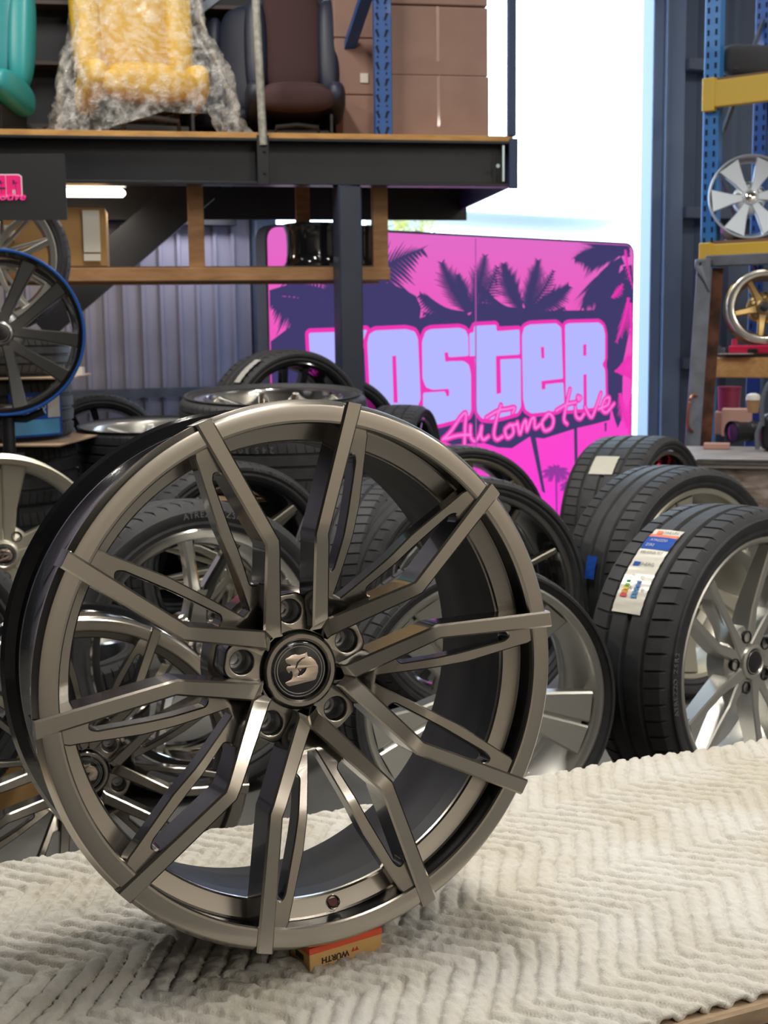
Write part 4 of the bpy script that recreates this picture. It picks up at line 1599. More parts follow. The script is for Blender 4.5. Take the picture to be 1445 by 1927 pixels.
# blue taped wheel on its stand
C2 = at(0, 626, 3.95)
w2 = wheel('blue_rimmed_wheel', 'dark graphite twin spoke wheel with blue protected rim edge on a black stand', frame(C2, D(14), D(3)), None, .249, .2, 'broad', 5, -.040, -.006, GREY_ALLOY, BLACK_ALLOY, BLACK_ALLOY, spin=D(-39), lipw=.014, cap=PLASTIC_BLACK)
b = MB(); b.lathe([(.2475, -.012), (.2545, -.010), (.256, -.002), (.2530, .003), (.2475, .002), (.2455, -.003)], 120, closed=True)
b.build('rim_protector', BLUE_TAPE, w2)
V, Fc = text_geo('OGAL', .022, .0008)
Q = Matrix.Rotation(D(-53), 4, 'Z') @ Matrix.Translation((.047, .195, -.005)) @ Matrix.Rotation(D(84), 4, 'Z')
b = MB(); b.add([Q @ v for v in V], Fc); b.build('spoke_lettering', PLASTIC_BLACK, w2, smooth=0)
stn = thing('wheel_stand', 'black tubular display stand under the blue rimmed wheel', 'stand')
bp0 = at(15, 790, 3.98)
b = MB(); b.tube([(bp0.x, bp0.y, 0.03), (bp0.x, bp0.y, C2.z - .262)], .020, 14)
b.build('pole', STEEL_BLACK, stn)
b = MB(); b.tube([(bp0.x - .12, bp0.y + .02, C2.z - .238), (bp0.x - .06, bp0.y + .02, C2.z - .266), (bp0.x + .05, bp0.y + .02, C2.z - .268), (bp0.x + .11, bp0.y + .02, C2.z - .243)], .012, 10)
b.build('cradle', STEEL_BLACK, stn)
b = MB()
zf = at(15, 862, 3.98).z
b.bar((bp0.x - .25, bp0.y, zf), (bp0.x + .04, bp0.y, zf), .04, .03)
b.build('cross_arm', STEEL_BLACK, stn)
b = MB(); b.box((bp0.x - .05, bp0.y, .015), (.40, .05, .03), None, .004); b.box((bp0.x, bp0.y, .015), (.05, .40, .03), None, .004)
b.build('foot', STEEL_BLACK, stn)


# ---- labels and tape on the treads
def curved_patch(b, a0, a1, z0, z1, rad, n=14, mi=0, wob=.0007):
    """sheet hugging a tyre: angle measured from local +Y toward -X"""
    V = []; Fc = []
    for i in range(n + 1):
        a = a0 + (a1 - a0) * i / n
        for j in range(5):
            z = z0 + (z1 - z0) * j / 4
            r = rad + wob * math.sin(i * 2.1 + j)
            V.append((-math.sin(a) * r, math.cos(a) * r, z))
    for i in range(n):
        for j in range(4):
            Fc.append((i * 5 + j, (i + 1) * 5 + j, (i + 1) * 5 + j + 1, i * 5 + j + 1))
    b.add(V, Fc, mi)


def on_tread(t, px, py, R):
    """photo pixel -> (angle, z) on the tyre's tread cylinder"""
    Mi = t.matrix_world.inverted()
    o = Mi @ CAM; d = Mi.to_3x3() @ ray(px, py)
    a = d.x ** 2 + d.y ** 2; b_ = 2 * (o.x * d.x + o.y * d.y); c = o.x ** 2 + o.y ** 2 - R * R
    disc = b_ * b_ - 4 * a * c
    s = (-b_ - math.sqrt(max(0, disc))) / (2 * a)
    p = o + d * s
    return math.atan2(-p.x, p.y), p.z


bpy.context.view_layer.update()
RT_ = .3275
c_ = [on_tread(wt, x, y, RT_) for x, y in ((1236, 999), (1293, 998), (1146, 1150), (1202, 1156))]
aT = (c_[0][0] + c_[1][0]) / 2; aB = (c_[2][0] + c_[3][0]) / 2
zL = (c_[0][1] + c_[2][1]) / 2; zR = (c_[1][1] + c_[3][1]) / 2
if not (-.24 < zL < -.02 and -.22 < zR < .0):
    zL, zR = -.165, -.085
lab = MB(); curved_patch(lab, aT, aB, zL, zR, RT_, 30)
labo = lab.build('tyre_label', LABEL_WHITE, wt)
LL = lambda f: aT + (aB - aT) * f
ZZ = lambda f: zL + (zR - zL) * f


def lab_patch(name, f0, f1, g0, g1, m):
    b = MB(); curved_patch(b, LL(f0), LL(f1), ZZ(g0), ZZ(g1), RT_ + .0012, 10, wob=.0003)
    return b.build(name, m, labo)


lab_patch('red_band', .085, .125, 0, 1, LABEL_RED)
lab_patch('blue_band', .12, .29, 0, 1, LABEL_BLUE)
lab_patch('maker_mark', .03, .075, .16, .36, LABEL_RED)
lab_patch('energy_flag', .455, .505, .10, .32, LABEL_BLUE)
cols = [(.02, .30, .06), (.16, .42, .05), (.75, .62, .03), (.80, .28, .03), (.70, .05, .04)]
for i, c in enumerate(cols):
    lab_patch('rating_bar', .665 + i * .037, .695 + i * .037, .17 - i * .012, .30 + i * .012, mat('rating_ink', c, .4))
    lab_patch('wet_grip_bar', .665 + i * .037, .695 + i * .037, .54 - i * .01, .68 + i * .006, mat('blue_rating_ink', (.04, .14 + i * .03, .5), .4))


def lab_text(name, s, f, g, size, m):
    V, Fc = text_geo(s, size, .0002, -size * .02)
    b = MB(); W_ = []
    for v in V:
        a = LL(f) + (-v.y) / RT_ * (1 if aB > aT else -1)
        z = ZZ(g) + v.x * (1 if zR > zL else -1)
        r = RT_ + .0022 + v.z
        W_.append((-math.sin(a) * r, math.cos(a) * r, z))
    b.add(W_, Fc)
    return b.build(name, m, labo, smooth=0)


lab_text('label_name', 'ATREZZO', .172, .46, .0098, LABEL_WHITE)
lab_text('label_name', 'ZSR2', .240, .27, .0098, LABEL_WHITE)
lab_text('label_name', 'SAILUN', .05, .66, .011, PRINT_BLACK)
lab_text('label_size', '245/35R20 95Y', .335, .5, .009, PRINT_BLACK)
lab_text('label_energy', 'ENERG', .48, .58, .012, PRINT_BLACK)
lab_text('label_class', 'C', .63, .30, .013, PRINT_BLACK)
lab_text('label_class', 'C', .63, .66, .013, PRINT_BLACK)
lab_text('label_class', 'A', .75, .40, .013, PRINT_BLACK)
lab_text('label_class', 'B', .75, .82, .013, PRINT_BLACK)


def tape_patch(t, name, quad, R, m, n=10, lay=0.0, zlim=None):
    q = [on_tread(t, x, y, R) for x, y in quad]
    a0 = (q[0][0] + q[1][0]) / 2; a1 = (q[2][0] + q[3][0]) / 2
    z0 = (q[0][1] + q[2][1]) / 2; z1 = (q[1][1] + q[3][1]) / 2
    b = MB(); curved_patch(b, a0, a1, z0, z1, R + .002 + lay, n)
    return b.build(name, m, t)


tape_patch(wa, 'tread_tape', ((1121, 858), (1163, 861), (1111, 888), (1153, 898)), .336, TAPE)
tape_patch(wk, 'tread_tape', ((478, 690), (497, 668), (430, 718), (462, 722)), .314, PLASTIC_WRAP, 16)
tape_patch(wb, 'tread_label', ((1104, 1045), (1122, 1047), (1104, 1090), (1121, 1090)), .332, LABEL_BLUE)
# sticker on the lying tyre of the left stack (its axis is vertical)
tape_patch(tw, 'tread_sticker', ((72, 752), (125, 740), (68, 792), (124, 783)), .312, LABEL_BLUE) if False else None
b = MB()
for (f0, f1, z0, z1, m_) in ((-34, -62, -.04, -.19, 0), (-40, -62, -.05, -.12, 1), (-36, -55, -.155, -.185, 2)):
    pass
stk = MB(); curved_patch(stk, D(-180 + 30), D(-180 + 72), -.05, -.205, .3125, 12)
sto = stk.build('tread_sticker', LABEL_BLUE, tw)
stk = MB(); curved_patch(stk, D(-180 + 33), D(-180 + 69), -.145, -.198, .3137, 12)
stk.build('sticker_panel', mat('light_blue_print', (.10, .34, .62), .35), sto)
stk = MB(); curved_patch(stk, D(-180 + 58), D(-180 + 70), -.06, -.140, .3137, 10)
stk.build('sticker_foil', PLASTIC_WRAP, sto)
for txt, zc__, sz in (('ATREZZO', -.100, .026), ('ZSR2', -.128, .020), ('SAILUN', -.070, .018)):
    V, Fc = text_geo(txt, sz, .0002)
    bb = MB(); W_ = []
    for v in V:
        a = D(-180 + 46) + v.x / .3145
        W_.append((-math.sin(a) * (.3145 + v.z), math.cos(a) * (.3145 + v.z), zc__ + v.y))
    bb.add(W_, Fc); bb.build('sticker_lettering', LABEL_WHITE, sto, smooth=0)

# ------------------------------------------------------------------ mezzanine shelf
MZL = at(0, 345, 5.08); MZR = at(972, 352, 5.41)
ME = (MZR - MZL); ME.z = 0; ME.normalize(); MN = Vector((ME.y, -ME.x, 0))      # toward the camera
MZ0 = (MZL.z + MZR.z) / 2
MZ1 = at(240, 258, 5.16).z                          # top of the steel
DECK = at(240, 248, 5.16).z + .004                  # top of the plywood
RM = Matrix.Rotation(math.atan2(ME.y, ME.x), 3, 'Z')


def mz(px, off=0.0, z=0.0):
    """point above/below the mezzanine's front line at photo column px"""
    d = ray(px, 340)
    t = ((MZL - MN * off) - CAM).dot(MN) / d.dot(MN)
    p = CAM + d * t
    return Vector((p.x, p.y, z))


def mzpx(px, py, off=0.0):
    """photo pixel on the vertical plane lying 'off' behind the mezzanine front"""
    d = ray(px, py)
    t = ((MZL - MN * off) - CAM).dot(MN) / d.dot(MN)
    return CAM + d * t


mezz = thing('mezzanine_shelf', 'black steel mezzanine shelf with plywood deck above the wheels', 'mezzanine')
L0 = mz(-420); L1 = mz(972); mid = (L0 + L1) / 2; ML = (L1 - L0).length
b = MB()
hz = MZ1 - MZ0
b.box(mid - MN * .045 + Vector((0, 0, MZ0 + hz / 2)), (ML, .012, hz), RM)
b.box(mid - MN * .012 + Vector((0, 0, MZ1 - .006)), (ML, .075, .012), RM, .002)
b.box(mid - MN * .012 + Vector((0, 0, MZ0 + .006)), (ML, .075, .012), RM, .002)
b.build('front_beam', STEEL_BLACK, mezz)
b = MB()
b.box(mid - MN * .47 + Vector((0, 0, (MZ1 + DECK) / 2 + .001)), (ML - .03, .94, DECK - MZ1 - .002), RM, .001)
b.build('plywood_deck', PLY, mezz)
for s in (.12, .36, .6, .84):
    b = MB(); q = L0.lerp(L1, s)
    b.bar(q - MN * .06 + Vector((0, 0, MZ1 - .05)), q - MN * .93 + Vector((0, 0, MZ1 - .05)), .05, .09)
    b.build('joist', STEEL_BLACK, mezz)
b = MB(); b.box(mid - MN * .93 + Vector((0, 0, MZ0 + hz / 2 - .03)), (ML, .02, hz + .04), RM)
b.build('rear_beam', STEEL_BLACK, mezz)
b = MB(); q = mz(960)
b.bar(q - MN * .0 + Vector((0, 0, MZ0 + hz / 2)), q - MN * .92 + Vector((0, 0, MZ0 + hz / 2)), .012, hz)
b.build('end_beam', STEEL_NAVY, mezz)
b = MB(); b.box(mz(496, -.028) + Vector((0, 0, MZ0 + hz / 2 + .004)), (.048, .012, hz + .012), RM, .002)
for zz in (.25, .72):
    b.tube([mz(499, -.034) + Vector((0, 0, MZ0 + hz * zz)), mz(499, -.044) + Vector((0, 0, MZ0 + hz * zz))], .006, 8)
b.build('post_bracket', STEEL_BLACK, mezz)
b = MB()
e0 = mz(960, -.03)
zc_ = MZ0 + hz / 2
b.box(mz(966, -.028) + Vector((0, 0, zc_)), (.036, .012, hz + .02), RM, .002)
b.build('end_bracket', STEEL_NAVY, mezz)
b = MB(); b.box(mz(947, -.0285) + Vector((0, 0, zc_)), (.009, .006, hz * .8), RM, .001)
b.tube([mz(937, -.027) + Vector((0, 0, zc_ - .01)), mz(937, -.034) + Vector((0, 0, zc_ - .01))], .008, 10)
b.build('end_slot_plate', mat('pale_bare_steel', (.55, .66, .72), .35, .6), mezz)
# main post
pp = mz(652, .02)
b = MB(); b.box((pp.x, pp.y, MZ0 / 2), (.098, .098, MZ0), Matrix.Rotation(D(18), 3, 'Z'), .006)
b.box((pp.x, pp.y, .006), (.2, .2, .012), Matrix.Rotation(D(18), 3, 'Z'), .002)
b.build('steel_post', mat('post_dark_paint', (.035, .045, .075), .4, .2, var=.3, vscale=4), mezz)
pl_ = mz(-400, .05)
b = MB(); b.box((pl_.x, pl_.y, MZ0 / 2), (.098, .098, MZ0), Matrix.Rotation(D(18), 3, 'Z'), .006)
b.build('steel_post', STEEL_BLACK, mezz)
# sloping brace under the deck
p0 = mzpx(318, 398, .62); p1 = mzpx(70, 610, .62)
b = MB(); b.bar(p0 + (p0 - p1) * .25, p1, .05, .17, up=(0, 0, 1))
b.build('diagonal_brace', STEEL_BLACK, mezz)
# handrail pipe and end post
pa = mz(484, -.028); 
b = MB(); b.tube([pa + Vector((.028, 0, MZ1 - .03)), pa + Vector((.004, 0, DECK + .75))], .0165, 14)
tag(b.build('handrail_pipe', GALV), 'worn galvanised pipe upright at the mezzanine front edge', 'pipe')
pe = mz(962, .01)
b = MB(); b.box((pe.x, pe.y, DECK + .40), (.034, .034, .80), RM, .003)
tag(b.build('end_upright', STEEL_NAVY), 'slim blue upright at the right end of the mezzanine', 'post')

# dark liner shelf behind the seats on the deck
shf = thing('rear_shelf_unit', 'dark shelving unit at the back of the mezzanine behind the teal seat', 'shelf')
b = MB(); q0 = mz(-330, .915); q1 = mz(705, .915)
m_ = (q0 + q1) / 2
b.box(m_ + Vector((0, 0, DECK + .42)), ((q1 - q0).length, .012, .84), RM)
b.build('back_panel', mat('dark_back_panel', (.016, .017, .022), .7), shf)
for py in (6, 120, 238):
    z = mzpx(60, py, .83).z
    b = MB(); b.box(m_ + MN * .06 + Vector((0, 0, max(z, DECK + .012))), ((q1 - q0).length, .11, .016), RM)
    b.build('shelf_board', mat('dark_shelf_board', (.07, .05, .045), .7), shf)
for px, py, s_, lab_ in ((42, 222, .09, 'grey padded headrest on the lowest rear shelf beside the teal seat'), (66, 226, .075, 'dark cushion beside the grey headrest on the rear shelf')):
    p = mzpx(px, py, .60)
    b = MB(); b.pillow((p.x, p.y, DECK + .012 + s_ * .62), (s_ * 1.5, s_ * 1.1, s_ * 1.2), 3)
    tag(b.build('headrest', SEAT_GREY), lab_, 'headrest')
p = mzpx(40, 90, .85); zsh = mzpx(60, 120, .83).z + .009
b = MB(); b.tube([(p.x, p.y, zsh), (p.x, p.y, zsh + .03), (p.x, p.y, zsh + .04), (p.x, p.y, zsh + .055)], [.014, .014, .006, .006], 10)
tag(b.build('small_bottle', mat('pale_bottle_plastic', (.5, .42, .3), .4)), 'tiny pale bottle on the middle rear shelf', 'bottle')


def seat(name, label, C, k, m_main, m_side, m_base, yaw=0.0, back_h=.62):
    """car seat; C is the middle of its foot on the deck; faces the viewer"""
    Q = Matrix.Translation(C) @ Matrix.Rotation(yaw, 4, 'Z') @ Matrix.Scale(k, 4)
    t = thing(name, label, 'seat', Q)
    Rx = lambda d: Matrix.Rotation(D(d), 3, 'X')
    b = MB()
    b.pillow((0, -.02, .235), (.40, .50, .15), 3.2, Rx(-6)); b.pillow((0, -.225, .225), (.42, .12, .14), 2.6)
    b.build('seat_cushion', m_main, t, 60)
    for s in (-1, 1):
        b = MB(); b.pillow((s * .215, -.015, .235), (.12, .49, .17), 2.8, Rx(-6)); b.build('cushion_bolster', m_side, t, 60)
    b = MB(); b.pillow((0, .215, .30 + back_h / 2), (.36, .13, back_h), 3.4, Rx(-12)); b.pillow((0, .185, .30 + back_h * .3), (.30, .12, back_h * .45), 2.6, Rx(-12))
    b.build('backrest', m_main, t, 60)
    for s in (-1, 1):
        b = MB(); b.pillow((s * .205, .18, .28 + back_h * .46), (.13, .15, back_h * .94), 2.8, Rx(-12)); b.build('backrest_bolster', m_side, t, 60)
    b = MB()
    for s in (-1, 1):
        b.box((s * .19, 0, .022), (.035, .46, .03), None, .004); b.box((s * .19, .02, .10), (.02, .38, .12), None, .004)
    b.tube([(-.12, -.22, .03), (-.11, -.25, .075), (.0, -.26, .085), (.11, -.25, .075), (.12, -.22, .03)], .011, 10)
    b.box((0, .0, .06), (.36, .30, .03), None, .004)
    b.build('seat_rail_frame', m_base, t)
    return t


DV = Vector((0, 0, DECK))
Cy = mzpx(268, 252, .44); Cy.z = DECK + .002
ks_ = .97
seat('yellow_car_seat', 'yellow leather car seat wrapped in bubble wrap on the mezzanine deck', Cy, ks_, SEAT_YELLOW2, SEAT_YELLOW, PLASTIC_BLACK, D(20))
# bubble wrap: a crumpled film drawn round the seat
NA, NH = 132, 64
V = []
prof_w = [(0.00, .41, .40), (.06, .40, .395), (.22, .375, .37), (.36, .345, .33), (.50, .29, .26), (.7, .27, .22), (.95, .265, .20)]
hs_ = [p[0] for p in prof_w]
for j in range(NH + 1):
    h = .95 * j / NH
    a_ = np.interp(h, hs_, [p[1] for p in prof_w]); c_w = np.interp(h, hs_, [p[2] for p in prof_w])
    yo = np.interp(h, [0, .3, .45, .95], [0, .01, .10, .20])
    for i in range(NA):
        th = 2 * PI * i / NA
        e = 2 / 3.4
        x = a_ * math.copysign(abs(math.cos(th)) ** e, math.cos(th)); y = c_w * math.copysign(abs(math.sin(th)) ** e, math.sin(th))
        wr = .012 * math.sin(9 * th + 14 * h) + .010 * math.sin(23 * th - 17 * h + 2) + .006 * math.sin(41 * th + 37 * h) + .008 * rng.normal() * .5
        fl = 1 + .06 * max(0, 1 - h / .10) * (1 + math.sin(7 * th))
        rr = 1 + wr / .35
        z = h
        if j == 0:
            z = .002 + .02 * max(0, math.sin(th * 3 + .7)) * (1 if abs(x) < .2 and y < 0 else 0)
        if y < 0 and abs(x - .02) < .20 and h < .10:     # the film is lifted over the rails at the front
            z = max(z, .085 - .3 * abs(x - .02) * (x < -.05))
        V.append((x * rr * fl, y * rr * fl + yo, z))
Fc = []
for j in range(NH):
    for i in range(NA):
        i2 = (i + 1) % NA
        Fc.append((j * NA + i, j * NA + i2, (j + 1) * NA + i2, (j + 1) * NA + i))
wm = MB().add(V, Fc).mesh('bubble_wrap', WRAP, 70)
wo = link('bubble_wrap', wm)
wo.matrix_world = Matrix.Translation(Cy + Vector((.015, 0, .002))) @ Matrix.Rotation(D(20), 4, 'Z') @ Matrix.Scale(ks_ * .98, 4)
tag(wo, 'crinkled clear bubble wrap drawn around the yellow car seat', 'bubble wrap')

Ct_ = mzpx(-45, 252, .36); Ct_.z = DECK + .002
seat('teal_car_seat', 'teal leather car seat at the far left of the mezzanine deck', Ct_, .80, SEAT_TEAL, SEAT_TEAL2, PLASTIC_BLACK, D(-4))
Cm_ = mzpx(556, 262, .42); Cm_.z = DECK + .002
seat('maroon_car_seat', 'dark maroon car seat in shade behind the galvanised pipe', Cm_, .78, SEAT_MAROON, SEAT_NAVY, PLASTIC_BLACK, D(6))
Cn_ = mzpx(438, 258, .64); Cn_.z = DECK + .002
seat('navy_car_seat', 'navy car seat in shade between the yellow and maroon seats', Cn_, .62, SEAT_NAVY, SEAT_NAVY, PLASTIC_BLACK, D(-14), .8)
b = MB(); p0 = mzpx(352, 38, .80); p1 = mzpx(420, -14, .80)
b.bar(p0, p1, .02, .035); b.bar(p0, Vector((p0.x, p0.y, DECK)), .02, .03)
tag(b.build('pale_steel_strut', STEEL_GREY), 'pale grey steel strut beside the top of the yellow seat', 'strut')

# blue rack end frame on the deck with cartons
rk = thing('blue_rack_frame', 'blue perforated rack end frame standing on the mezzanine deck', 'rack')
b = MB(); q = mz(722, .06); zt = DECK + .80
b.box((q.x, q.y, (DECK + zt) / 2), (.070, .05, zt - DECK), RM, .003)
b.build('front_upright', RACK_BLUE, rk)
b = MB()
z = DECK + .02
k = 0
while z < zt - .03:
    for s in (-1, 1):
        c = mz(722 + s * 8 - .5, .0345)
        Mh = Matrix.Translation((c.x, c.y, z)) @ RM.to_4x4() @ Matrix.Rotation(PI / 2, 4, 'X') @ Matrix.Rotation(D(-20 * s), 4, 'Z')
        if k % 2 == 0:
            b.prism([(-.004, -.016), (.004, -.012), (.004, .006), (.007, .016), (-.006, .014), (-.005, 0)], -.002, .002, Mh)
        else:
            b.prism([(.004 * math.cos(a * PI / 4), .004 * math.sin(a * PI / 4)) for a in range(8)], -.002, .002, Mh)
    z += .0345 if k % 2 == 0 else .029
    k += 1
b.build('perforations', HOLE, rk)
q2 = mz(642, .72)
b = MB(); b.box((q2.x, q2.y, (DECK + zt) / 2), (.055, .05, zt - DECK), RM, .003); b.build('rear_upright', RACK_BLUE, rk)
b = MB(); b.bar(mzpx(640, 140, .66), mzpx(700, -40, .14), .05, .03); b.build('diagonal_strut', RACK_BLUE, rk)


def carton(name, label, c, size, rot, m, seam=True, group=None):
    t = thing(name, label, 'box', None, group)
    b = MB(); b.box(c, size, rot, .004); b.build('carton', m, t)
    if seam:
        b = MB(); b.box(Vector(c) + (rot @ Vector((0, -size[1] / 2 - .0005, size[2] * .10))), (size[0] * .03, .001, size[2] * .8), rot)
        b.build('flap_tape', mat('clear_brown_tape', (.36, .22, .16), .25, coat=.5), t)
    return t


zA = mzpx(830, 141, .10).z; zB = mzpx(830, 9, .10).z
xl, xr = mzpx(728, 200, .12), mzpx(919, 200, .12)
xl.z = xr.z = 0
cw = (xr - xl).length
mid_ = (xl + xr) / 2
h1 = zA - DECK - .003
h2 = zB - zA - .003
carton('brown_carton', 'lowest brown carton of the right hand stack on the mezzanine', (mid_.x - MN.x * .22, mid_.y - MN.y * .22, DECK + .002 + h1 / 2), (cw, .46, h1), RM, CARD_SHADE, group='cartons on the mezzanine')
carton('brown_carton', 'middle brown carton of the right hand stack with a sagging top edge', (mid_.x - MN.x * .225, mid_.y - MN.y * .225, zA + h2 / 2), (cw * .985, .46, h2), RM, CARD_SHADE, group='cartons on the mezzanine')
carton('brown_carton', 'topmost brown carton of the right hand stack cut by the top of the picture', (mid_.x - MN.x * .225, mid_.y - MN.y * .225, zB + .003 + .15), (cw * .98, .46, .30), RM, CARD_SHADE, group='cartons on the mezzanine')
xl2, xr2 = mzpx(622, 200, .66), mzpx(720, 200, .66)
xl2.z = xr2.z = 0
mm = (xl2 + xr2) / 2; cw2 = (xr2 - xl2).length
zz = DECK + .003
for i, (h, lb) in enumerate(((.24, 'lowest carton of the rear stack behind the blue rack frame'), (.24, 'middle carton with white sticker behind the blue rack frame'), (.24, 'upper carton with white sticker behind the blue diagonal strut'))):
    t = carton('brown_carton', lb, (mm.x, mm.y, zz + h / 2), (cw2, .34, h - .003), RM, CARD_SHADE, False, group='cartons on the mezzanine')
    if i:
        f = mm + MN * .172
        b = MB(); b.box((f.x + (.01 if i == 1 else -.05), f.y, zz + h * (.3 if i == 1 else .5)), (.035, .002, .04 if i == 1 else .06), RM); b.build('white_sticker', PAPER, t)
    zz += h

# hanging black panel with part of the shop's lettering
PC = at(-60, 352, 4.60)
PWd = (at(122, 352, 4.60) - at(-240, 352, 4.60)).length
PH = at(0, 290, 4.60).z - at(0, 415, 4.60).z
pan = thing('hanging_sign_panel', 'matt black hanging sign panel with pink lettering at the left edge', 'sign', Matrix.Translation(PC) @ Matrix.Rotation(D(4), 4, 'Z') @ Matrix.Rotation(PI / 2, 4, 'X'))
b = MB(); b.prism(rounded([(-PWd / 2, -PH / 2), (PWd / 2, -PH / 2), (PWd / 2, PH / 2), (-PWd / 2, PH / 2)], .004), -.012, .0)
b.build('panel', BLACK_PANEL, pan)
sc = 4.60 / F_PX
lx = lambda px: (px + 60) * sc
ly = lambda py: -(py - 352) * sc
PKM = mat('glowing_pink_vinyl', srgb(232, 40, 120), .4, emit=.25)  # faint glow put into the vinyl colours, though the panel holds no lamp
WHM = mat('glowing_white_vinyl', (.75, .70, .74), .4, emit=.2)
PUR = mat('glowing_violet_vinyl', srgb(150, 30, 120), .4, emit=.2)
G_ = [[(-16, 331), (-16, 369), (8, 369), (8, 331)], [(9, 331), (9, 367), (20, 367), (20, 357), (25, 357), (25, 367), (36, 367), (36, 334), (32, 331)]]
G_ += [[(-48, 331), (-48, 367), (-22, 367), (-22, 331)], [(-84, 331), (-84, 367), (-54, 367), (-54, 331)], [(-118, 331), (-118, 367), (-90, 367), (-90, 331)], [(-152, 331), (-152, 367), (-124, 367), (-124, 331)]]
V2 = [[(lx(x), ly(y)) for x, y in g_] for g_ in G_]
b = MB()
for g_ in V2:
    b.prism(grow(g_, .0035), .0, .0010)
b.build('letter_border', WHM, pan, smooth=0)
b = MB()
for g_ in V2:
    b.prism(g_, .0, .0020)
b.build('letter_face', PKM, pan, smooth=0)
b = MB()
for px in (26, 0, -34, -68):
    for an in (20, 60, 100, 140, 175):
        c = (lx(px), ly(346)); e = (c[0] + .014 * math.cos(D(an)), c[1] + .012 * math.sin(D(an)))
        nx, ny = -(e[1] - c[1]) * .12, (e[0] - c[0]) * .12
        b.prism([(c[0] - nx, c[1] - ny), (c[0] + nx, c[1] + ny), e], .002, .0026)
    b.prism([(lx(px) - .001, ly(346)), (lx(px) + .001, ly(346)), (lx(px) + .0015, ly(364)), (lx(px) - .0005, ly(364))], .002, .0026)
b.build('letter_palm', PUR, pan, smooth=0)
b = MB()
for (x0, x1, y0, y1) in ((21, 24, 340, 347), (-4, 0, 340, 346), (-6, 8, 353, 356), (-37, -34, 340, 360), (-70, -67, 340, 358)):
    b.prism([(lx(x0), ly(y1)), (lx(x1), ly(y1)), (lx(x1), ly(y0)), (lx(x0), ly(y0))], .0026, .0030)
b.build('letter_counter', BLACK_PANEL, pan, smooth=0)
V, Fc = text_geo('Automotive', .036, .0004, .0006, 'RIGHT', .35)
b = MB(); b.add([(v.x * 1.25 + lx(42), v.y + ly(370), .0034 + v.z) for v in V], Fc)
b.build('script_lettering', mat('glowing_bright_pink_vinyl', srgb(255, 60, 150), .4, emit=.35), pan, smooth=0)  # script vinyl also given a faint glow of its own
b = MB()
for px in (-200, 90):
    b.bar((lx(px), PH / 2 - .002, -.006), (lx(px), PH / 2 + .0, -.30), .004, .004) if False else b.tube([(lx(px), PH / 2 - .01, -.014), (lx(px), PH / 2 - .03, -.2)], .003, 6)
b.build('hanger', STEEL_BLACK, pan)

# LED batten under the mezzanine
Lb = mzpx(130, 352, .38); Le = mzpx(238, 352, .38)
Lb2 = Lb + (Lb - Le) * 1.4
bt = thing('led_batten', 'lit white led batten light under the mezzanine beside the black sign panel', 'light')
b = MB(); zb_ = mzpx(180, 349, .38).z
b.box((Lb2 + Le) / 2 + Vector((0, 0, zb_ - ((Lb2 + Le) / 2).z + .012)), ((Le - Lb2).length, .07, .035), RM, .004)
b.build('housing', mat('batten_housing', (.62, .60, .52), .5), bt)
b = MB(); zt_ = mzpx(180, 363, .38).z
c0 = (Lb2 + Le) / 2; c0.z = zt_
b.box(c0, ((Le - Lb2).length - .01, .05, .034), RM, .012)
b.build('diffuser', LED, bt)
area('led_batten_lamp', c0 + Vector((0, 0, -.03)), (Le - Lb2).length * .9, .05, 6, (1, .92, .78))

bt2 = struct(bpy.data.objects.new('unseen_batten_light', None)); COL.objects.link(bt2)  # unseen batten added behind the rear beam to light the wall cladding
La = mzpx(300, 392, 1.06); Lc = mzpx(470, 392, 1.06); zz2 = MZ0 + .05
mp2 = (La + Lc) / 2; mp2.z = zz2
b = MB(); b.box(mp2, ((Lc - La).length, .06, .03), RM, .004); b.build('housing', WHITE_PLASTIC, bt2)
b = MB(); b.box(mp2 - Vector((0, 0, .021)), ((Lc - La).length - .01, .045, .012), RM, .004); b.build('diffuser', LED, bt2)
area('led_batten_lamp', mp2 + Vector((0, 0, -.035)), (Lc - La).length * .9, .04, 2.4, (.86, .86, 1.0))

# pine shelf frame under the mezzanine
pf = thing('pine_shelf_frame', 'pine timber shelf frame under the mezzanine with two short posts', 'shelf')
bz1 = mzpx(420, 504, .11).z; bz0 = mzpx(420, 529, .11).z
f0 = mz(-60, .11); f1 = mz(731, .11)
mid_ = (f0 + f1) / 2
b = MB(); b.box((mid_.x, mid_.y, (bz0 + bz1) / 2), ((f1 - f0).length, .045, bz1 - bz0), RM, .003); b.build('front_rail', PINE, pf)
b = MB(); m2_ = mid_ - MN * .30
b.box((m2_.x, m2_.y, (bz0 + bz1) / 2), ((f1 - f0).length, .045, bz1 - bz0), RM, .003); b.build('rear_rail', PINE, pf)
for px in (366, 713):
    q = mz(px, .155)
    b = MB(); b.box((q.x, q.y, (bz1 - .0 + MZ1 - .1) / 2), (.065, .045, MZ1 - .1 - bz1), RM, .003); b.build('post', PINE, pf)
q = mz(568, .41)
b = MB(); b.box((q.x, q.y, (bz1 + MZ1 - .1) / 2), (.06, .045, MZ1 - .1 - bz1), RM, .003); b.build('post', PINE, pf)
b = MB(); m3_ = mid_ - MN * .15
b.box((m3_.x, m3_.y, bz1 + .004), ((f1 - f0).length - .02, .25, .008), RM); b.build('shelf_board', mat('dark_ply_sheet', (.12, .08, .05), .7), pf)
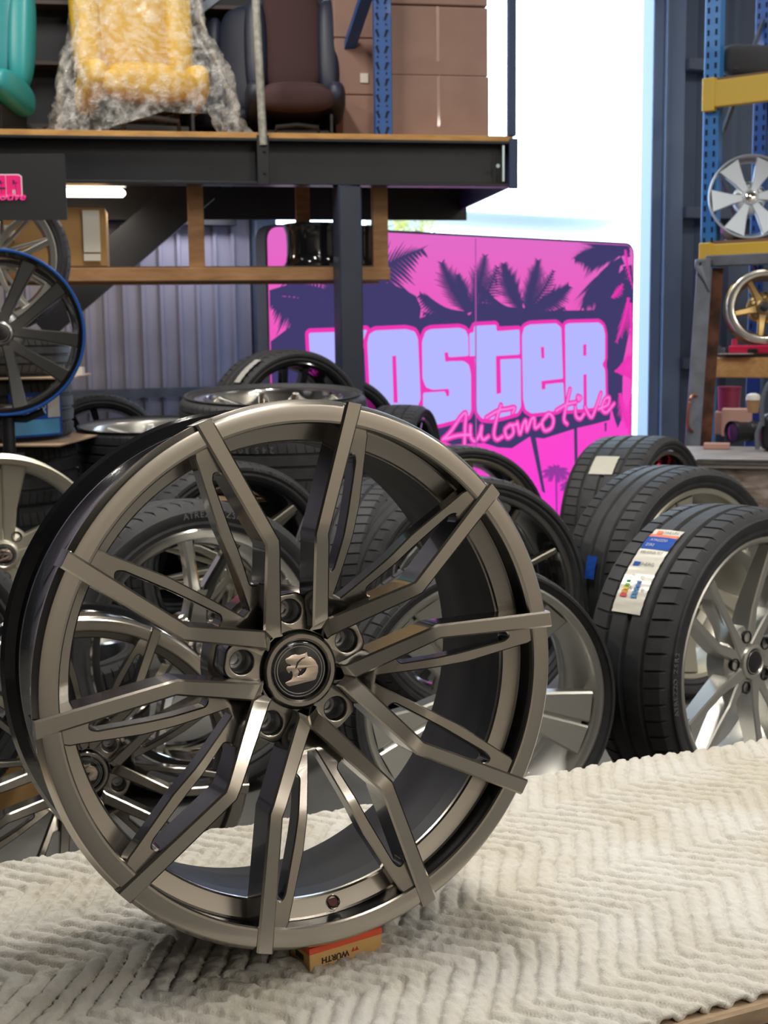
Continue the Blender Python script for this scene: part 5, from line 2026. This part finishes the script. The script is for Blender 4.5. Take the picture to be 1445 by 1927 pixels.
# cardboard box on it
q0, q1 = mz(0, .14), mz(195, .14)
m_ = (q0 + q1) / 2 - MN * .12
bh = mzpx(150, 390, .14).z - bz1 - .009
cbx = thing('cardboard_box', 'tan cardboard box with white papers on the pine shelf left of the brace', 'box')
b = MB(); b.box((m_.x, m_.y, bz1 + .009 + bh / 2), ((q1 - q0).length, .22, bh), RM, .003); b.build('carton', CARD, cbx)
for (x0, x1, y0, y1) in ((155, 190, 396, 475), (158, 190, 448, 461), (106, 116, 420, 445), (8, 30, 424, 452)):
    a_ = mzpx(x0, y0, .139); c2 = mzpx(x1, y1, .139)
    if (x0, y0) == (158, 448):
        a_ = mzpx(158, 478, .138); c2 = mzpx(190, 491, .138)
    p = (a_ + c2) / 2 + MN * .011
    b = MB(); b.box(p, (abs((c2 - a_).dot(ME)), .0016, abs(a_.z - c2.z)), RM); b.build('paper_label', PAPER, cbx)
# black bare rims lying on the shelf


def barrel_rim(label, C, R, h):
    t = thing('black_bare_rim', label, 'wheel', Matrix.Translation(C))
    b = MB(); b.lathe([(R * .90, 0), (R, .0), (R, .012), (R * .94, .022), (R * .91, .05), (R * .90, h * .5), (R * .92, h - .04), (R * .97, h - .02), (R, h - .012), (R, h), (R * .93, h), (R * .88, h - .03), (R * .84, .05)], 72)
    b.build('barrel', BLACK_GLOSS, t)
    b = MB(); b.lathe([(0, h * .3), (R * .86, h * .3), (R * .86, h * .2), (0, h * .2)], 40); b.build('face', BLACK_ALLOY, t)
    return t


rh_ = mzpx(575, 421, .22).z - bz1 - .008
q = mz(588, .26); barrel_rim('black bare wheel rim lying on the pine shelf left of the steel post', Vector((q.x, q.y, bz1 + .0085)), .128, rh_)
q = mz(682, .30); barrel_rim('black bare wheel rim lying on the pine shelf right of the steel post', Vector((q.x, q.y, bz1 + .0085)), .060, rh_ * .98)

# ------------------------------------------------------------------ right-hand rack, bench and clutter
P0 = at(1337, 430, 6.2); P0.z = 0
RE = Vector((.81, -.586, 0)); RDp = Vector((.586, .81, 0))     # along the beams (toward the viewer), into depth
RR = Matrix.Rotation(math.atan2(RE.y, RE.x), 3, 'Z')
rack = thing('pallet_rack', 'blue and yellow pallet rack against the right hand wall', 'rack')


def upright(p, m, name, htop=3.2):
    b = MB()
    b.box((p.x, p.y, htop / 2), (.075, .06, htop), RR, .003)
    z = .9
    while z < htop - .05:
        for s in (-1, 1):
            c = p - RDp * .0305 + RE * (s * .019)
            b.box((c.x, c.y, z), (.010, .002, .026), RR, 0, 1)
        z += .05
    return b.build(name, [m, HOLE], rack)


upright(P0, RACK_LIGHT_BLUE, 'front_upright'); P1 = P0 + RDp * .66; upright(P1, RACK_BLUE, 'rear_upright')
P2 = P0 + RE * 1.25; upright(P2, RACK_LIGHT_BLUE, 'front_upright')


def rkpx(px, py, off=0.0):
    d = ray(px, py); n = RDp
    t = ((P0 + n * off) - CAM).dot(n) / d.dot(n)
    return CAM + d * t


levels = []
for (ya, yb) in ((153, 203), (460, 486)):
    z1_ = rkpx(1346, ya, -.04).z; z0_ = rkpx(1346, yb, -.04).z
    for off, nm in ((-.045, 'yellow_beam'), (.68, 'yellow_beam')):
        a_ = P0 + RDp * off
        b = MB(); b.bar(a_ + Vector((0, 0, (z0_ + z1_) / 2)), a_ + RE * 1.25 + Vector((0, 0, (z0_ + z1_) / 2)), .04, z1_ - z0_, bev=.004)
        b.box(a_ + RE * .0 + Vector((0, 0, (z0_ + z1_) / 2)), (.06, .045, (z1_ - z0_) * 1.25), RR, .003)
        b.build(nm, RACK_YELLOW, rack)
    c = P0 + RDp * .32 + RE * .62
    b = MB(); b.box((c.x, c.y, z1_ + .009), (1.24, .70, .016), RR); b.build('deck_board', mat('brown_deck_board', (.20, .11, .075), .75), rack)
    levels.append(z1_ + .017)
b = MB()
for (za, zb) in ((1.3, 1.85), (1.85, 1.3), (1.85, 2.6), (2.6, 3.1)):
    b.bar(P0 + RDp * .03 + Vector((0, 0, za)), P1 + Vector((0, 0, zb)), .012, .03)
b.build('diagonal_brace', STEEL_GREY, rack)
zt1 = rkpx(1360, 673, -.06).z; zt0 = rkpx(1360, 711, -.06).z
tb_a = P0 + RDp * -.03 + RE * .06
b = MB(); b.bar(tb_a + Vector((0, 0, (zt0 + zt1) / 2)), tb_a + RE * 1.1 + Vector((0, 0, (zt0 + zt1) / 2)), .05, zt1 - zt0, bev=.004)
b.bar(tb_a + RDp * .6 + Vector((0, 0, (zt0 + zt1) / 2)), tb_a + RDp * .6 + RE * 1.1 + Vector((0, 0, (zt0 + zt1) / 2)), .05, zt1 - zt0, bev=.004)
b.build('timber_bearer', PALE_TIMBER, rack)
c = P0 + RDp * .27 + RE * .6
b = MB(); b.box((c.x, c.y, zt1 + .008), (1.08, .60, .015), RR); b.build('deck_board', mat('grey_deck_board', (.16, .13, .13), .8), rack)
levels.append(zt1 + .016)

# things on the rack
p = rkpx(1412, 108, .12)
cs = thing('centre_console', 'charcoal padded car console on the top rack shelf', 'car part', Matrix.Translation((p.x, p.y, levels[0])) @ RR.to_4x4())
b = MB(); b.pillow((.02, 0, .075), (.30, .20, .145), 4.5, Matrix.Rotation(D(10), 3, 'Y')); b.build('padded_lid', SEAT_GREY, cs, 60)
b = MB(); b.box((.03, -.088, .055), (.16, .02, .05), None, .008); b.build('pocket_flap', PLASTIC_BLACK, cs)
b = MB(); b.pillow((.16, .06, .20), (.12, .14, .22), 3); b.build('armrest', SEAT_NAVY, cs, 60)
hub_c = rkpx(1413, 385, .02)
hub_c.z = levels[1] + .200
wheel('silver_blade_wheel', 'bright silver six blade wheel standing on the second rack shelf', frame(hub_c, D(-6), D(5)), None, .196, .15, 'blade6', 6, -.02, -.008, mat('bright_silver_paint', (.60, .66, .74), .4, .5), spin=D(-25), lipw=.008, cap=CHROME, nutm=BLACK_ALLOY, barrel=SILVER)
gc = rkpx(1440, 588, .05); gc.z = levels[2] + .045 + .178
wheel('gold_star_wheel', 'gold five spoke wheel with polished lip on the timber rack shelf', frame(gc, D(-8), D(4)), None, .176, .15, 'star', 5, -.05, -.03, GOLD, POLISHED, GOLD, spin=D(30), lipw=.030)
p = rkpx(1425, 652, -.0)
rd = thing('red_engine_part', 'red enamelled engine part lying under the gold wheel', 'car part', Matrix.Translation((p.x, p.y, levels[2])) @ RR.to_4x4())
b = MB(); b.box((0, 0, .022), (.24, .12, .040), None, .008); b.build('body', RED_PAINT, rd)
b = MB()
for s in (-1, 1):
    b.tube([(s * .10, -.03, .03), (s * .10, -.03, .072)], .014, 12)
b.build('boss', RED_PAINT, rd)
b = MB(); b.box((.0, -.061, .015), (.05, .006, .02), None, .002); b.build('black_clip', PLASTIC_BLACK, rd)
p = rkpx(1378, 676, -.07)
b = MB(); b.prism([(-.06, -.05), (.10, -.055), (.12, .06), (-.02, .06)], 0, .002, Matrix.Translation((p.x, p.y + .02, levels[2] + .001)) @ RR.to_4x4())
tag(b.build('loose_paper', PAPER), 'loose white paper sheet at the edge of the timber rack shelf', 'paper')
p = rkpx(1358, 660, -.02)
b = MB(); b.box((p.x, p.y, levels[2] + .016), (.05, .05, .03), RR, .003); b.box((p.x - .02, p.y - .02, levels[2] + .02), (.006, .05, .04), RR, .001)
tag(b.build('small_steel_bracket', STEEL_GREY), 'small grey steel bracket at the end of the timber rack shelf', 'bracket')

# grey steel frame with rusty leg
e0 = at(1330, 492, 5.35); e1 = at(1470, 486, 5.2)
fr = thing('steel_crane_frame', 'grey steel frame with rust stained leaning leg right of the doorway', 'frame')
b = MB(); b.bar(e0, e1, .05, .045, bev=.004); b.build('top_bar', STEEL_GREY, fr)
g0 = at(1326, 505, 5.33); g1 = at(1300, 880, 5.28)
lg = g1 - g0
foot = g0 + lg * ((0.0 - g0.z) / lg.z)
b = MB(); b.bar(g0 + Vector((0, 0, .03)), foot, .012, .062, up=(1, 0, 0)); b.build('leg_plate', STEEL_GREY, fr)
b = MB(); b.bar(g0 + Vector((.056, .04, .0)), foot + Vector((.056, .04, 0)), .055, .05, up=(1, 0, 0)); b.build('rusty_leg', RUST, fr)
b = MB(); c = at(1318, 500, 5.31); Mg = Matrix.Translation(c) @ Matrix.Rotation(PI / 2, 4, 'X')
V, Fc = curve_fill([rounded([(-.022, .025), (.04, .03), (.04, -.11), (.015, -.06), (-.022, -.01)], .008, 3), [(-.003 + .008 * math.cos(a * PI / 8), .006 + .008 * math.sin(a * PI / 8)) for a in range(16)]], .004, .0008, 1)
b.add([Mg @ v for v in V], Fc); b.build('gusset_plate', STEEL_GREY, fr)
b = MB(); h0 = at(1311, 744, 5.29); h1 = at(1299, 750, 5.25); h2 = at(1294, 798, 5.25); h3 = at(1303, 812, 5.28)
b.tube(crom([h0, h1, h2, h3], 5), .006, 8); b.build('copper_handle', COPPER, fr)

# bench
BQ = at(1385, 868, 4.55)
BT = BQ.z
bnc = thing('wooden_bench', 'weathered wooden bench with bright metal edge at the right', 'bench')
RB = Matrix.Rotation(D(-16), 3, 'Z')
bc_ = Vector((BQ.x + .20, BQ.y + .30, 0))
b = MB(); b.box((bc_.x, bc_.y, BT - .016), (.64, .60, .032), RB, .003); b.build('bench_top', mat('worn_bench_top', (.30, .27, .26), .6, var=.3, vscale=6), bnc)
b = MB(); b.box((bc_.x, bc_.y, (BT - .033) / 2), (.60, .55, BT - .034), RB, .003); b.build('cabinet', OLD_WOOD, bnc)
b = MB(); f = bc_ + RB @ Vector((-.02, -.306, 0)); b.box((f.x, f.y, BT - .006), (.46, .012, .016), RB, .003); b.build('metal_edge', POLISHED, bnc)
def onb(px, py):
    return at_z(px, py, BT)
p = onb(1395, 835)
ln = thing('camera_lens', 'black cylindrical camera lens with purple front glass lying on the bench', 'lens', Matrix.Translation((p.x + .01, p.y, BT + .050)) @ RB.to_4x4() @ Matrix.Rotation(D(38), 4, 'Z') @ Matrix.Rotation(PI / 2, 4, 'Y') @ Matrix.Rotation(PI, 4, 'X'))
b = MB(); b.lathe([(.0, -.09), (.038, -.09), (.040, -.05), (.043, -.048), (.043, -.02), (.040, -.018), (.042, .03), (.047, .045), (.047, .066), (.043, .066), (.041, .060)], 40); b.build('barrel', PLASTIC_BLACK, ln)
b = MB(); b.lathe([(0, .063), (.022, .062), (.042, .056)], 40); b.build('front_glass', PURPLE_GLASS, ln)
p = onb(1392, 826)
b = MB(); b.box((p.x + .03, p.y + .16, BT + .062), (.13, .09, .124), RB, .004)
tag(b.build('pink_carton', PINK_CARD), 'plain pinkish carton standing behind the camera lens', 'box')
p2 = Vector((p.x + .03, p.y + .19, BT))
b = MB(); b.lathe([(0, .0), (.048, 0), (.052, .10), (.054, .102), (.054, .112), (.0, .112)], 36, M=Matrix.Translation((p2.x - .002, p2.y + .10, BT + .105)))
b.box((p2.x - .002, p2.y + .10, BT + .052), (.12, .11, .104), RB, .003, 1)
tag(b.build('red_tin', [mat('maroon_tin_paint', (.20, .02, .06), .4), PINK_CARD]), 'maroon tin raised on a block behind the pinkish carton', 'tin')
p = onb(1412, 836)
cu_ = thing('paper_cup', 'tan paper cup with pale domed lid behind the camera lens', 'cup', Matrix.Translation((p.x + .035, p.y + .10, BT + .124)))
b = MB(); b.lathe([(0, 0), (.022, 0), (.028, .055), (.0, .055)], 28); b.build('cup_body', mat('tan_paper_cup', (.36, .21, .10), .7), cu_)
b = MB(); b.lathe([(.030, .053), (.030, .062), (.026, .075), (.012, .082), (0, .083)], 28); b.build('domed_lid', WHITE_PLASTIC, cu_)
p = onb(1437, 850)
cm = thing('black_bag', 'black camera bag with curved grey strap at the right edge of the bench', 'bag', Matrix.Translation((p.x + .07, p.y + .02, BT)) @ RB.to_4x4())
b = MB(); b.pillow((0, 0, .075), (.16, .12, .15), 4); b.build('bag_body', PLASTIC_BLACK, cm, 60)
b = MB(); b.tube(crom([(-.07, -.05, .10), (-.072, -.05, .20), (-.04, -.04, .27), (.03, -.03, .29)], 6), .010, 8); b.tube(crom([(-.07, -.05, .12), (-.088, -.055, .07), (-.086, -.06, .01)], 5), .009, 8)
b.build('strap', mat('grey_strap_webbing', (.09, .10, .13), .7), cm)
p = onb(1345, 846)
b = MB(); b.box((p.x + .015, p.y + .03, BT + .012), (.10, .07, .022), RB, .002)
tag(b.build('pink_block', PINK_CARD), 'flat pinkish block in front of the camera lens on the bench corner', 'block')
